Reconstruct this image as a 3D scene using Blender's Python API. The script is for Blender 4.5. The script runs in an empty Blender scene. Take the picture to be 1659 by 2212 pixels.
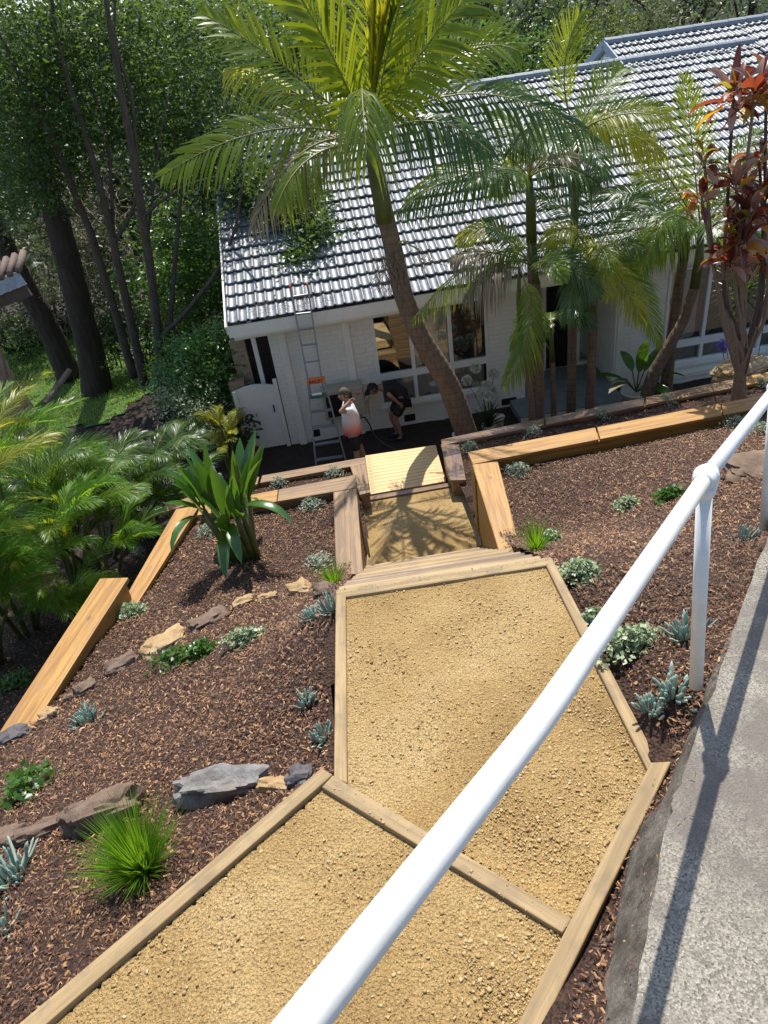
import bpy, bmesh, math, random
import numpy as np
from mathutils import Vector, Matrix, noise
R_=math.radians
random.seed(7); rng=np.random.default_rng(7)
sc=bpy.context.scene; col=sc.collection
# ------------------------------------------------------------------ camera, world, sun, exposure
PW,PH,PF=1659.,2212.,1534.
pitch,roll,yaw=R_(34.4),R_(8.6),R_(2.6)
CAM=np.array([0,0,6.6])
Fv=np.array([math.sin(yaw)*math.cos(pitch),math.cos(yaw)*math.cos(pitch),-math.sin(pitch)])
R0=np.array([math.cos(yaw),-math.sin(yaw),0.]); U0=np.cross(R0,Fv)
Rv=math.cos(roll)*R0-math.sin(roll)*U0; Uv=math.sin(roll)*R0+math.cos(roll)*U0
cd=bpy.data.cameras.new('camera'); cam=bpy.data.objects.new('camera',cd); col.objects.link(cam)
cam.matrix_world=Matrix(((Rv[0],Uv[0],-Fv[0],CAM[0]),(Rv[1],Uv[1],-Fv[1],CAM[1]),(Rv[2],Uv[2],-Fv[2],CAM[2]),(0,0,0,1)))
cd.sensor_fit='VERTICAL'; cd.sensor_height=24; cd.lens=24*PF/PH; cd.clip_start=.05; cd.clip_end=600
sc.camera=cam
SUN=Vector((.081,.46,.884)).normalized()
sun_el=math.asin(SUN.z); sun_az=math.atan2(SUN.x,SUN.y)
w=bpy.data.worlds.new('World'); sc.world=w; w.use_nodes=True
nt=w.node_tree; bg=nt.nodes['Background']; sky=nt.nodes.new('ShaderNodeTexSky')
sky.sky_type='NISHITA'; sky.sun_disc=False; sky.sun_elevation=sun_el; sky.sun_rotation=sun_az
nt.links.new(sky.outputs[0],bg.inputs[0]); bg.inputs[1].default_value=.15
sl=bpy.data.lights.new('sun','SUN'); sl.energy=4.9; sl.angle=R_(.5); sl.color=(1,.95,.87)
so=bpy.data.objects.new('sun',sl); col.objects.link(so); so.rotation_euler=(-SUN).to_track_quat('-Z','Y').to_euler()
sc.view_settings.view_transform='Standard'; sc.view_settings.look='None'
sc.view_settings.exposure=.36; sc.view_settings.gamma=1
sc.cycles.transparent_max_bounces=12; sc.cycles.max_bounces=7; sc.cycles.use_denoising=True

# ------------------------------------------------------------------ turning measured sight lines into places
def ray(x,y): return Fv+Rv*(x-PW/2)/PF+Uv*(PH/2-y)/PF
def atz(x,y,z):
    d=ray(x,y); return Vector(CAM+d*(z-CAM[2])/d[2])
def aty(x,y,Y):
    d=ray(x,y); return Vector(CAM+d*(Y-CAM[1])/d[1])
def dep(x,y,t): return Vector(CAM+ray(x,y)*t)
def atplane(x,y,p,n):
    d=Vector(ray(x,y)); p=Vector(p); n=Vector(n); c=Vector(CAM); return c+d*((p-c).dot(n)/d.dot(n))
def atf(x,y,f):
    d=ray(x,y); t=1.; prev=t
    while t<40:
        p=CAM+d*t
        if p[2]<f(p[0],p[1]):
            a,b=prev,t
            for _ in range(18):
                m=(a+b)/2; p=CAM+d*m
                if p[2]<f(p[0],p[1]): b=m
                else: a=m
            return Vector(CAM+d*b)
        prev=t; t+=.05
    return Vector(CAM+d*t)
z5=lambda x,y:(431.3+.3*x,564+.3*y)
z6=lambda x,y:(829.5+.28*x,497.7+.28*y)
z7=lambda x,y:(1227.6+.26*x,464.5+.26*y)
z8=lambda x,y:(.3*x,497.7+.3*y)
zh=lambda x,y:(630.4+.16*x,796.3+.16*y)
z1=lambda x,y:(.34*x,.34*y)
z2=lambda x,y:(331.8+.36*x,.36*y)
z3=lambda x,y:(829.5+.34*x,.34*y)

# ------------------------------------------------------------------ object helpers
def tag(o,label=None,cat=None,group=None,kind=None):
    if label: o['label']=label
    if cat: o['category']=cat
    if group: o['group']=group
    if kind: o['kind']=kind
    return o
def thing(name,label,cat,loc=(0,0,0),group=None):
    o=bpy.data.objects.new(name,None); col.objects.link(o); o.location=loc; o.empty_display_size=.1
    return tag(o,label,cat,group)
def wloc(o):
    v=Vector((0,0,0))
    while o is not None: v+=o.location; o=o.parent
    return v
class MB:
    def __init__(s): s.v=[]; s.f=[]; s.m=[]; s.n=0
    def add(s,v,f,mi=0):
        v=np.asarray(v,float).reshape(-1,3)
        for q in f: s.f.append([i+s.n for i in q]); s.m.append(mi)
        s.v.append(v); s.n+=len(v)
    def box(s,x0,x1,y0,y1,z0,z1,mi=0):
        v=[(x0,y0,z0),(x1,y0,z0),(x1,y1,z0),(x0,y1,z0),(x0,y0,z1),(x1,y0,z1),(x1,y1,z1),(x0,y1,z1)]
        s.add(v,[(3,2,1,0),(4,5,6,7),(0,1,5,4),(1,2,6,5),(2,3,7,6),(3,0,4,7)],mi)
    def hexa(s,c,mi=0): # 8 corners, bottom 4 then top 4 (ccw from above)
        s.add(c,[(3,2,1,0),(4,5,6,7),(0,1,5,4),(1,2,6,5),(2,3,7,6),(3,0,4,7)],mi)
    def bar(s,a,b,w,h=None,up=(0,0,1),mi=0):
        a=Vector(a); b=Vector(b); h=h or w; d=(b-a).normalized(); u=Vector(up)
        if abs(d.dot(u))>.95: u=Vector((0,1,0))
        sx=d.cross(u).normalized()*w/2; sz=sx.cross(d).normalized()*h/2
        s.hexa([a-sx-sz,a+sx-sz,b+sx-sz,b-sx-sz,a-sx+sz,a+sx+sz,b+sx+sz,b-sx+sz],mi)
    def tube(s,pts,rad,n=8,mi=0,cap=True,wob=0):
        pts=[Vector(p) for p in pts]; k=len(pts)
        if not hasattr(rad,'__len__'): rad=[rad]*k
        vs=[]; ref=None
        for i,p in enumerate(pts):
            d=(pts[min(i+1,k-1)]-pts[max(i-1,0)]).normalized()
            if ref is None: ref=Vector((1,0,0)) if abs(d.x)<.8 else Vector((0,1,0))
            u=(ref-d*ref.dot(d)).normalized(); ref=u; v=d.cross(u)
            for j in range(n):
                a=2*math.pi*j/n; r=rad[i]*(1+wob*random.uniform(-1,1))
                vs.append(p+u*math.cos(a)*r+v*math.sin(a)*r)
        f=[(i*n+j,i*n+(j+1)%n,(i+1)*n+(j+1)%n,(i+1)*n+j) for i in range(k-1) for j in range(n)]
        if cap: f+=[tuple(range(n))[::-1],tuple(range((k-1)*n,k*n))]
        s.add(vs,f,mi)
    def build(s,name,mats,parent=None,smooth=False,origin=None,bevel=0):
        me=bpy.data.meshes.new(name); V=np.concatenate(s.v) if s.v else np.zeros((0,3))
        if origin is not None: V=V-np.array(origin)
        me.from_pydata(V.tolist(),[],s.f)
        if not isinstance(mats,(list,tuple)): mats=[mats]
        for m in mats: me.materials.append(m)
        if len(mats)>1: me.polygons.foreach_set('material_index',s.m)
        if smooth: me.polygons.foreach_set('use_smooth',[True]*len(me.polygons))
        o=bpy.data.objects.new(name,me); col.objects.link(o)
        if origin is not None: o.location=origin
        if parent is not None:
            o.parent=parent; o.location=Vector(origin if origin is not None else (0,0,0))-wloc(parent)
        if bevel:
            b=o.modifiers.new('bevel','BEVEL'); b.width=bevel; b.segments=2; b.limit_method='ANGLE'
        return o
def npmesh(name,V,Fq,mats,parent=None,mi=None,smooth=False,origin=None):
    """V (n,3); Fq (m,k) constant face size"""
    V=np.asarray(V,np.float32); 
    if origin is not None: V=V-np.array(origin,np.float32)
    me=bpy.data.meshes.new(name); k=Fq.shape[1]; m=len(Fq)
    me.vertices.add(len(V)); me.vertices.foreach_set('co',V.ravel())
    me.loops.add(m*k); me.loops.foreach_set('vertex_index',Fq.astype(np.int32).ravel())
    me.polygons.add(m); me.polygons.foreach_set('loop_start',np.arange(0,m*k,k,dtype=np.int32)); me.polygons.foreach_set('loop_total',np.full(m,k,np.int32))
    if not isinstance(mats,(list,tuple)): mats=[mats]
    for x in mats: me.materials.append(x)
    if mi is not None: me.polygons.foreach_set('material_index',np.asarray(mi,np.int32))
    if smooth: me.polygons.foreach_set('use_smooth',np.ones(m,bool))
    me.update(); me.validate()
    o=bpy.data.objects.new(name,me); col.objects.link(o)
    if origin is not None: o.location=origin
    if parent is not None:
        o.parent=parent; o.location=Vector(origin if origin is not None else (0,0,0))-wloc(parent)
    return o

# ------------------------------------------------------------------ materials
def lerp(a,b,t): return tuple(a[i]*(1-t)+b[i]*t for i in range(3))
class NM:
    def __init__(s,name):
        s.m=bpy.data.materials.new(name); s.m.use_nodes=True; s.t=s.m.node_tree; s.p=s.t.nodes['Principled BSDF']; s.out=s.t.nodes['Material Output']
    def n(s,t,**k):
        x=s.t.nodes.new(t)
        for a,b in k.items():
            if a in x.inputs: x.inputs[a].default_value=b
            else: setattr(x,a,b)
        return x
    def l(s,a,b): s.t.links.new(a,b)
    def coord(s,scale=(1,1,1),kind='Object'):
        c=s.n('ShaderNodeTexCoord'); mp=s.n('ShaderNodeMapping'); mp.inputs['Scale'].default_value=scale; s.l(c.outputs[kind],mp.inputs[0]); return mp.outputs[0]
    def noise(s,vec,scale,detail=6,rough=.6,dist=0):
        x=s.n('ShaderNodeTexNoise'); x.inputs['Scale'].default_value=scale; x.inputs['Detail'].default_value=detail; x.inputs['Roughness'].default_value=rough; x.inputs['Distortion'].default_value=dist
        s.l(vec,x.inputs['Vector']); return x.outputs['Fac']
    def ramp(s,fac,stops):
        r=s.n('ShaderNodeValToRGB'); e=r.color_ramp.elements
        while len(e)<len(stops): e.new(.5)
        for i,(p,c) in enumerate(stops): e[i].position=p; e[i].color=tuple(c)+(1,)
        s.l(fac,r.inputs[0]); return r.outputs[0]
    def mix(s,fac,a,b,mode='MIX'):
        x=s.n('ShaderNodeMix',data_type='RGBA',blend_type=mode)
        if hasattr(fac,'links'): s.l(fac,x.inputs[0])
        else: x.inputs[0].default_value=fac
        for i,c in ((6,a),(7,b)):
            if hasattr(c,'links'): s.l(c,x.inputs[i])
            else: x.inputs[i].default_value=tuple(c)+(1,)
        return x.outputs[2]
    def bump(s,h,strength,dist=.02,prev=None):
        b=s.n('ShaderNodeBump'); b.inputs['Strength'].default_value=strength; b.inputs['Distance'].default_value=dist
        s.l(h,b.inputs['Height'])
        if prev: s.l(prev,b.inputs['Normal'])
        s.l(b.outputs[0],s.p.inputs['Normal']); return b.outputs[0]
    def col(s,c):
        if hasattr(c,'links'): s.l(c,s.p.inputs['Base Color'])
        else: s.p.inputs['Base Color'].default_value=tuple(c)+(1,)
    def rough(s,r): s.p.inputs['Roughness'].default_value=r
def plain(name,c,rough=.6,metal=0,var=.12,scale=12,bump=0):
    m=NM(name); v=m.coord(); f=m.noise(v,scale)
    m.col(m.ramp(f,[(.3,[x*(1-var) for x in c]),(.7,[min(1,x*(1+var)) for x in c])])); m.rough(rough); m.p.inputs['Metallic'].default_value=metal
    if bump: m.bump(f,bump)
    return m.m
def wood(name,c0,c1,knot=.5,rough=.6,dirt=None,dirtamt=.5):
    m=NM(name); v=m.coord((.8,16,16)); oi=m.n('ShaderNodeObjectInfo'); ad=m.n('ShaderNodeVectorMath',operation='ADD'); m.l(v,ad.inputs[0]); m.l(oi.outputs['Location'],ad.inputs[1])
    g=m.noise(ad.outputs[0],1.6,9,.68,.45); base=m.ramp(g,[(.28,[x*.8 for x in c0]),(.44,c0),(.56,lerp(c0,c1,.75)),(.74,c1)])
    v2=m.coord((2.6,4.5,4.5)); vo=m.n('ShaderNodeTexVoronoi'); vo.inputs['Scale'].default_value=1.3; m.l(v2,vo.inputs['Vector'])
    kn=m.ramp(vo.outputs['Distance'],[(.05,(1,1,1)),(.16,(0,0,0))])
    k=m.n('ShaderNodeMath',operation='MULTIPLY'); m.l(kn,k.inputs[0]); k.inputs[1].default_value=knot
    base=m.mix(k.outputs[0],base,[x*.4 for x in c0])
    if dirt:
        d=m.noise(m.coord(),5,7,.7); dr=m.ramp(d,[(.5,(0,0,0)),(.68,(dirtamt,)*3)]); base=m.mix(dr,base,dirt)
    big=m.noise(m.coord(),1.5,3); base=m.mix(m.ramp(big,[(.35,(0,0,0)),(.7,(.35,)*3)]),base,lerp(c0,c1,.1))
    m.col(base); m.rough(rough); m.bump(g,.35,.004); return m.m
def leaf(name,c0,c1,trans=.4,tcol=None,rough=.38,spec=.5):
    m=NM(name); g=m.n('ShaderNodeNewGeometry'); c=m.ramp(g.outputs['Random Per Island'],[(0,c0),(1,c1)])
    m.col(c); m.rough(rough); m.p.inputs['Specular IOR Level'].default_value=spec
    t=m.n('ShaderNodeBsdfTranslucent'); tc=tcol or (min(1,c1[0]*3.2),min(1,c1[1]*2.8),c1[2]*1.2)
    tm=m.ramp(g.outputs['Random Per Island'],[(0,[x*.7 for x in tc]),(1,tc)]); m.l(tm,t.inputs[0])
    x=m.n('ShaderNodeMixShader'); x.inputs[0].default_value=trans; m.l(m.p.outputs[0],x.inputs[1]); m.l(t.outputs[0],x.inputs[2]); m.l(x.outputs[0],m.out.inputs[0]); return m.m
def bark(name,c0,c1,scale=9,stretch=.18,b=1.0,rings=0):
    m=NM(name); v=m.coord((1,1,stretch)); f=m.noise(v,scale*2,8,.7,.6); m.col(m.ramp(f,[(.3,c0),(.7,c1)])); m.rough(.85); m.bump(f,b,.03); return m.m
M={}
M['sleeper']=wood('orange_treated_pine',(.30,.145,.03),(.50,.275,.068),.75,.5,(.28,.17,.10),.45)
M['sleeper_brown']=wood('weathered_treated_pine',(.17,.10,.045),(.34,.205,.09),.75,.55,(.16,.11,.09),.6)
M['sleeper_wet']=wood('wet_treated_pine',(.16,.10,.065),(.30,.19,.10),.6,.25,(.13,.10,.09),.5)
M['sleeper_dusty']=wood('dusty_treated_pine',(.27,.185,.085),(.42,.295,.14),.35,.7,(.17,.125,.08),.75)
M['tread_pale']=wood('pale_step_timber',(.33,.235,.12),(.47,.35,.19),.35,.7,(.3,.22,.13),.6)
M['tread_wet']=wood('wet_step_timber',(.20,.14,.09),(.44,.36,.26),.4,.22,(.16,.13,.11),.6)
M['deckwood']=wood('new_pine_board',(.52,.33,.13),(.76,.54,.27),.75,.5)
def railpaint():
    m=NM('chalky_white_paint'); v=m.coord(); a=m.noise(v,5,6,.7); b=m.noise(v,38,5,.75)
    c=m.ramp(a,[(.35,(.68,.665,.61)),(.6,(.80,.80,.78))]); c=m.mix(m.ramp(b,[(.64,(0,0,0)),(.70,(.6,)*3)]),c,(.42,.36,.28)); m.col(c); m.l(m.ramp(a,[(.3,(.55,)*3),(.7,(.32,)*3)]),m.p.inputs['Roughness']); m.bump(m.noise(v,60,4),.12,.002); return m.m
M['white_metal']=railpaint()
M['cream']=plain('cream_paint',(.82,.79,.69),.55,0,.05,4)
M['whitepaint']=plain('white_paint',(.80,.79,.73),.5,0,.05,4)
M['dark']=plain('dark_interior',(.012,.011,.010),.9)
M['black']=plain('black_fabric',(.012,.012,.013),.8)
M['alu']=plain('aluminium',(.24,.26,.29),.45,.3,.1,20)
M['orange_plastic']=plain('orange_plastic',(.75,.16,.03),.4,0,.05)
M['terracotta']=plain('terracotta',(.35,.12,.06),.8)
M['blackplastic']=plain('black_rubber',(.015,.015,.015),.5)
M['porch']=plain('grey_painted_concrete',(.19,.22,.235),.6,0,.15,6)
M['soil']=None

def brickmat(name,c1,c2,mortar,bumpst=.6,scale=1.0,vert='XZ'):
    m=NM(name); c=m.n('ShaderNodeTexCoord'); sp=m.n('ShaderNodeSeparateXYZ'); cb=m.n('ShaderNodeCombineXYZ'); m.l(c.outputs['Object'],sp.inputs[0])
    ad=m.n('ShaderNodeMath',operation='ADD'); m.l(sp.outputs[0],ad.inputs[0]); m.l(sp.outputs[1],ad.inputs[1]); m.l(ad.outputs[0],cb.inputs[0]); m.l(sp.outputs[2],cb.inputs[1])
    # slightly uneven joints
    nz=m.n('ShaderNodeTexNoise'); nz.inputs['Scale'].default_value=9; m.l(c.outputs['Object'],nz.inputs['Vector'])
    vm=m.n('ShaderNodeVectorMath',operation='MULTIPLY_ADD'); m.l(nz.outputs['Color'],vm.inputs[0]); vm.inputs[1].default_value=(.014,.014,0); m.l(cb.outputs[0],vm.inputs[2])
    b=m.n('ShaderNodeTexBrick'); m.l(vm.outputs[0],b.inputs['Vector']); b.inputs['Scale'].default_value=scale
    b.inputs['Brick Width'].default_value=.24; b.inputs['Row Height'].default_value=.086; b.inputs['Mortar Size'].default_value=.006; b.inputs['Mortar Smooth'].default_value=.6
    b.inputs['Color1'].default_value=tuple(c1)+(1,); b.inputs['Color2'].default_value=tuple(c2)+(1,); b.inputs['Mortar'].default_value=tuple(mortar)+(1,)
    n2=m.noise(m.coord(),3,5); m.col(m.mix(m.ramp(n2,[(.45,(0,0,0)),(.8,(.35,)*3)]),b.outputs['Color'],[x*.75 for x in c1])); m.rough(.7)
    inv=m.n('ShaderNodeMath',operation='SUBTRACT'); inv.inputs[0].default_value=1; m.l(b.outputs['Fac'],inv.inputs[1])
    p=m.bump(inv.outputs[0],bumpst,.012); m.bump(m.noise(m.coord(),40,4),.25,.006,p); return m.m
M['brick_cream']=brickmat('painted_cream_brick',(.84,.81,.71),(.80,.77,.67),(.73,.70,.60),.5)
M['brick_raw']=brickmat('raw_clinker_brick',(.34,.22,.14),(.42,.30,.2),(.30,.27,.22),.8)

def ground_mat():
    m=NM('dark_garden_soil'); v=m.coord(); f=m.noise(v,7,8,.7); g=m.noise(v,60,4,.7)
    c=m.ramp(f,[(.3,(.020,.012,.008)),(.7,(.055,.034,.024))]); c=m.mix(m.ramp(g,[(.55,(0,0,0)),(.7,(.6,)*3)]),c,(.12,.07,.045)); m.col(c); m.rough(.95); m.bump(g,1,.03); return m.m
M['soil']=ground_mat()
def mulch_base():
    m=NM('bark_mulch_base'); v=m.coord((1,1,1)); vo=m.n('ShaderNodeTexVoronoi'); vo.inputs['Scale'].default_value=55; m.l(v,vo.inputs['Vector'])
    c=m.mix(.6,(.035,.015,.008),m.ramp(m.noise(v,50,4),[(.35,(.015,.007,.004)),(.62,(.09,.042,.022))])); m.col(c); m.rough(.9); m.bump(vo.outputs['Distance'],1,.02); return m.m
M['mulch']=mulch_base()
def chipmat():
    m=NM('bark_chip'); g=m.n('ShaderNodeNewGeometry')
    c=m.ramp(g.outputs['Random Per Island'],[(0,(.022,.008,.004)),(.35,(.085,.033,.014)),(.62,(.175,.076,.032)),(.84,(.32,.155,.064)),(1,(.58,.34,.15))])
    n=m.noise(m.coord(),.9,4,.6); c=m.mix(m.ramp(n,[(.35,(.0,)*3),(.7,(.5,)*3)]),c,(.045,.020,.011)); m.col(c); m.rough(.62); return m.m
M['chip']=chipmat()
def gravel():
    m=NM('yellow_crushed_gravel'); v=m.coord(); vo=m.n('ShaderNodeTexVoronoi'); vo.inputs['Scale'].default_value=75; m.l(v,vo.inputs['Vector'])
    vo2=m.n('ShaderNodeTexVoronoi'); vo2.inputs['Scale'].default_value=190; m.l(v,vo2.inputs['Vector'])
    big=m.noise(v,1.6,5,.6); c=m.ramp(big,[(.3,(.35,.225,.08)),(.5,(.44,.295,.115)),(.62,(.49,.345,.15)),(.78,(.55,.41,.205))])
    g=m.ramp(m.noise(v,130,6,.8),[(.36,(.40,.34,.27)),(.56,(1.0,1.0,1.0)),(.7,(1.2,1.2,1.2))]); c=m.mix(1,c,g,'MULTIPLY')
    m.col(c); m.rough(.9); p=m.bump(vo.outputs['Distance'],.7,.012); p=m.bump(vo2.outputs['Distance'],.5,.006,p); m.bump(m.noise(v,14,5,.7),.6,.03,p); return m.m
M['gravel']=gravel()
def pebm():
    m=NM('gravel_stone'); g=m.n('ShaderNodeNewGeometry'); m.col(m.ramp(g.outputs['Random Per Island'],[(0,(.33,.215,.085)),(.5,(.44,.30,.125)),(.985,(.57,.43,.23)),(1,(.2,.18,.16))])); m.rough(.85); return m.m
M['pebble']=pebm()
def concrete():
    m=NM('weathered_exposed_concrete'); v=m.coord(); vo=m.n('ShaderNodeTexVoronoi'); vo.inputs['Scale'].default_value=150; m.l(v,vo.inputs['Vector'])
    st=m.ramp(vo.outputs['Color'],[(0,(.06,.052,.042)),(.4,(.19,.168,.132)),(.62,(.40,.36,.29)),(1,(.11,.108,.105))])
    mort=m.ramp(m.noise(v,4,6,.7),[(.3,(.13,.115,.09)),(.7,(.35,.315,.25))]); c=m.mix(m.ramp(m.noise(v,130,4,.7),[(.40,(0,0,0)),(.52,(1,1,1))]),mort,st)
    d=m.ramp(m.noise(v,1.7,6,.65),[(.46,(.85,)*3),(.60,(0,0,0))]); c=m.mix(d,c,m.mix(m.noise(v,150,3),(.07,.06,.05),(.22,.19,.16)))
    m.col(c); m.rough(.85); p=m.bump(vo.outputs['Distance'],.5,.006); m.bump(m.noise(v,200,3),.4,.004,p); return m.m
M['concrete']=concrete()
def apron():
    m=NM('dusty_soil_and_mortar'); v=m.coord(); a=m.noise(v,9,7,.7); b=m.noise(v,120,5,.75)
    c=m.ramp(a,[(.35,(.075,.058,.045)),(.52,(.17,.15,.125)),(.7,(.30,.275,.24))]); c=m.mix(1,c,m.ramp(b,[(.35,(.5,.48,.45)),(.65,(1.15,1.15,1.15))]),'MULTIPLY'); m.col(c); m.rough(.95); p=m.bump(b,.8,.01); m.bump(a,.6,.04,p); return m.m
M['apron']=apron()
def tilemat():
    m=NM('glossy_grey_roof_tile'); v=m.coord(); n=m.noise(v,3,6,.65); n2=m.noise(m.coord((1,.3,1)),30,5,.7)
    c=m.ramp(n,[(.3,(.13,.145,.16)),(.7,(.23,.245,.26))]); c=m.mix(m.ramp(n2,[(.5,(0,0,0)),(.75,(.5,)*3)]),c,(.36,.36,.355)); m.col(c)
    m.l(m.ramp(n2,[(.3,(.38,)*3),(.8,(.56,)*3)]),m.p.inputs['Roughness']); m.p.inputs['Specular IOR Level'].default_value=.7; m.bump(n2,.12,.004); return m.m
M['tile']=tilemat()
M['tile_cap']=plain('grey_ridge_cap',(.22,.25,.28),.6,0,.1,8)
M['gutter']=plain('galvanised_eave_tile',(.21,.225,.25),.5,.1,.35,9)
def stonem(name,c0,c1,c2=None):
    m=NM(name); v=m.coord(); n=m.noise(v,6,9,.7); vo=m.noise(v,2.2,5); c=m.ramp(n,[(.3,c0),(.68,c1)])
    if c2: c=m.mix(m.ramp(vo,[(.45,(0,0,0)),(.6,(.9,)*3)]),c,c2)
    m.col(c); m.rough(.9); m.bump(n,.8,.04); return m.m
M['rock_tan']=stonem('tan_sandstone',(.30,.18,.075),(.55,.39,.20),(.42,.33,.2))
M['rock_brown']=stonem('brown_stone',(.10,.065,.045),(.26,.18,.125),(.18,.13,.10))
M['rock_grey']=stonem('pitted_grey_stone',(.10,.08,.065),(.34,.34,.33),(.20,.13,.09))
M['rock_dark']=stonem('dark_grey_stone',(.06,.055,.06),(.19,.17,.17))
# foliage
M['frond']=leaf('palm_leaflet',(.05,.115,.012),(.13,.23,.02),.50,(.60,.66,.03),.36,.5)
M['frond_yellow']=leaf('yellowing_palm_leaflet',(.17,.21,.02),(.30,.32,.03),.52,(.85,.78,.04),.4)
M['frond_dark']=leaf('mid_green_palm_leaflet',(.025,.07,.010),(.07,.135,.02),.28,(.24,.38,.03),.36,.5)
M['frond_brown']=leaf('dry_palm_leaflet',(.13,.095,.05),(.32,.26,.16),.3,(.4,.3,.12),.6)
M['areca']=leaf('areca_leaflet',(.055,.14,.015),(.12,.25,.025),.5,(.48,.78,.04),.48,.3)
M['leaf_tree']=leaf('glossy_tree_leaf',(.022,.050,.014),(.062,.115,.03),.34,(.22,.36,.05),.42,.45)
M['leaf_dark']=leaf('dark_tree_leaf',(.013,.028,.010),(.038,.066,.02),.26,(.10,.17,.035),.45)
M['leaf_olive']=leaf('olive_tree_leaf',(.08,.105,.045),(.17,.20,.09),.32,(.32,.38,.12),.5)
M['leaf_bright']=leaf('bright_tree_leaf',(.05,.09,.018),(.11,.17,.035),.40,(.32,.42,.06),.45)
M['leaf_hedge']=leaf('hedge_leaf',(.05,.13,.03),(.11,.24,.05),.32,(.25,.48,.06),.26,.8)
M['leaf_big']=leaf('broad_strap_leaf',(.028,.10,.012),(.055,.16,.02),.28,(.22,.42,.03),.28,.8)
M['leaf_silver']=leaf('silver_leaf',(.22,.27,.19),(.42,.47,.34),.2,(.35,.42,.2),.55)
M['leaf_varieg']=leaf('variegated_leaf',(.12,.21,.09),(.52,.57,.36),.25,(.4,.5,.2),.4)
M['leaf_cover']=leaf('green_cover_leaf',(.03,.09,.012),(.08,.18,.03),.3,(.25,.42,.05),.32)
M['leaf_grass']=leaf('mat_rush_blade',(.04,.13,.008),(.17,.33,.02),.42,(.38,.66,.03),.45,.3)
M['leaf_red']=leaf('red_cordyline_leaf',(.05,.018,.016),(.12,.030,.028),.32,(.62,.12,.04),.3,.7)
M['leaf_orange']=leaf('orange_cordyline_leaf',(.12,.06,.02),(.24,.15,.03),.5,(.95,.50,.03),.35,.6)
M['leaf_pink']=leaf('pink_cordyline_leaf',(.30,.17,.13),(.48,.30,.22),.3,(.7,.3,.15),.35,.6)
M['lawn_blade']=leaf('lawn_blade',(.12,.24,.02),(.22,.36,.03),.4,(.5,.75,.04),.5)
M['leaf_cord_green']=leaf('green_bronze_leaf',(.07,.09,.02),(.15,.17,.03),.4,(.6,.5,.04),.35,.6)
def succ():
    m=NM('blue_chalk_succulent'); g=m.n('ShaderNodeNewGeometry'); m.col(m.ramp(g.outputs['Random Per Island'],[(0,(.15,.24,.20)),(.6,(.30,.40,.33)),(1,(.40,.48,.38))])); m.rough(.5); m.p.inputs['Subsurface Weight'].default_value=0; return m.m
M['succ']=succ()
M['stem_green']=plain('green_palm_shaft',(.085,.10,.022),.45,0,.25,5)
M['rachis']=plain('palm_rachis',(.20,.20,.04),.5,0,.2,8)
M['trunk_palm']=None
def palmbark():
    m=NM('ringed_palm_bark'); v=m.coord(); sp=m.n('ShaderNodeSeparateXYZ'); m.l(v,sp.inputs[0])
    n=m.noise(v,4,5); wv=m.n('ShaderNodeTexWave',wave_type='BANDS',bands_direction='Z'); wv.inputs['Scale'].default_value=2.6; wv.inputs['Distortion'].default_value=3.2; wv.inputs['Detail'].default_value=3; wv.inputs['Detail Scale'].default_value=1.2; m.l(v,wv.inputs['Vector'])
    f=m.noise(m.coord((1,1,.15)),22,7,.7)
    c=m.ramp(f,[(.3,(.10,.062,.036)),(.7,(.25,.175,.11))]); c=m.mix(m.ramp(wv.outputs['Fac'],[(0,(.45,)*3),(.12,(0,0,0))]),c,(.07,.043,.027)); m.col(c); m.rough(.85)
    p=m.bump(wv.outputs['Fac'],.25,.015); m.bump(f,.5,.015,p); return m.m
M['trunk_palm']=palmbark()
M['bark_dark']=bark('dark_furrowed_bark',(.020,.014,.010),(.085,.058,.042),7,.12,1.0)
M['bark_grey']=bark('grey_brown_bark',(.045,.032,.022),(.14,.105,.075),10,.25,.6)
M['cane']=bark('pale_cane_bark',(.16,.11,.07),(.33,.25,.17),16,.5,.5)
# ------------------------------------------------------------------ terrain
def tps(pts):
    P=np.array(pts,float); n=len(P); X=P[:,:2]
    d=np.linalg.norm(X[:,None]-X[None],axis=2); K=np.where(d>0,d*d*np.log(d+1e-12),0)+np.eye(n)*.01
    A=np.zeros((n+3,n+3)); A[:n,:n]=K; A[:n,n]=1; A[:n,n+1:]=X; A[n,:n]=1; A[n+1:,:n]=X.T
    s=np.linalg.solve(A,np.concatenate([P[:,2],[0,0,0]]))
    def f(x,y):
        x=np.asarray(x,float); y=np.asarray(y,float); d=np.sqrt((x[...,None]-X[:,0])**2+(y[...,None]-X[:,1])**2)
        return (np.where(d>0,d*d*np.log(d+1e-12),0)*s[:n]).sum(-1)+s[n]+s[n+1]*x+s[n+2]*y
    return f
ZA,ZB,ZC,ZD,ZU,ZL=3.86,3.68,1.05,.85,2.1,1.3
left_f=tps([(-.35,3.5,3.5),(-.37,2.2,3.6),(-.4,2.05,3.72),(-1.5,1.2,3.76),(-2.6,.4,3.75),(-.3,4.2,3.0),(-.3,4.9,2.55),(-.3,5.6,2.12),(-.3,7.1,1.98),(-1.1,7.1,1.97),(-1.9,7.1,1.97),
 (-2.0,6.3,2.02),(-2.3,5.7,2.08),(-2.55,5.2,2.18),(-2.75,4.5,2.25),(-3.0,4.0,2.35),(-1.0,3.6,3.0),(-1.7,3.8,2.72),(-1.0,4.6,2.62),(-1.6,4.9,2.38),(-1.0,5.8,2.15),(-1.8,2.8,3.12),(-1.,2.6,3.32),(-2.6,2.8,2.95),(-3.3,3,2.75),(-2,1.6,3.5),(-4,2,2.9),(-4,0,3.6),(-1,6.4,2.03)])
PBX,PBY,PBZ=dep(1505,1473,3.12)
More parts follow.
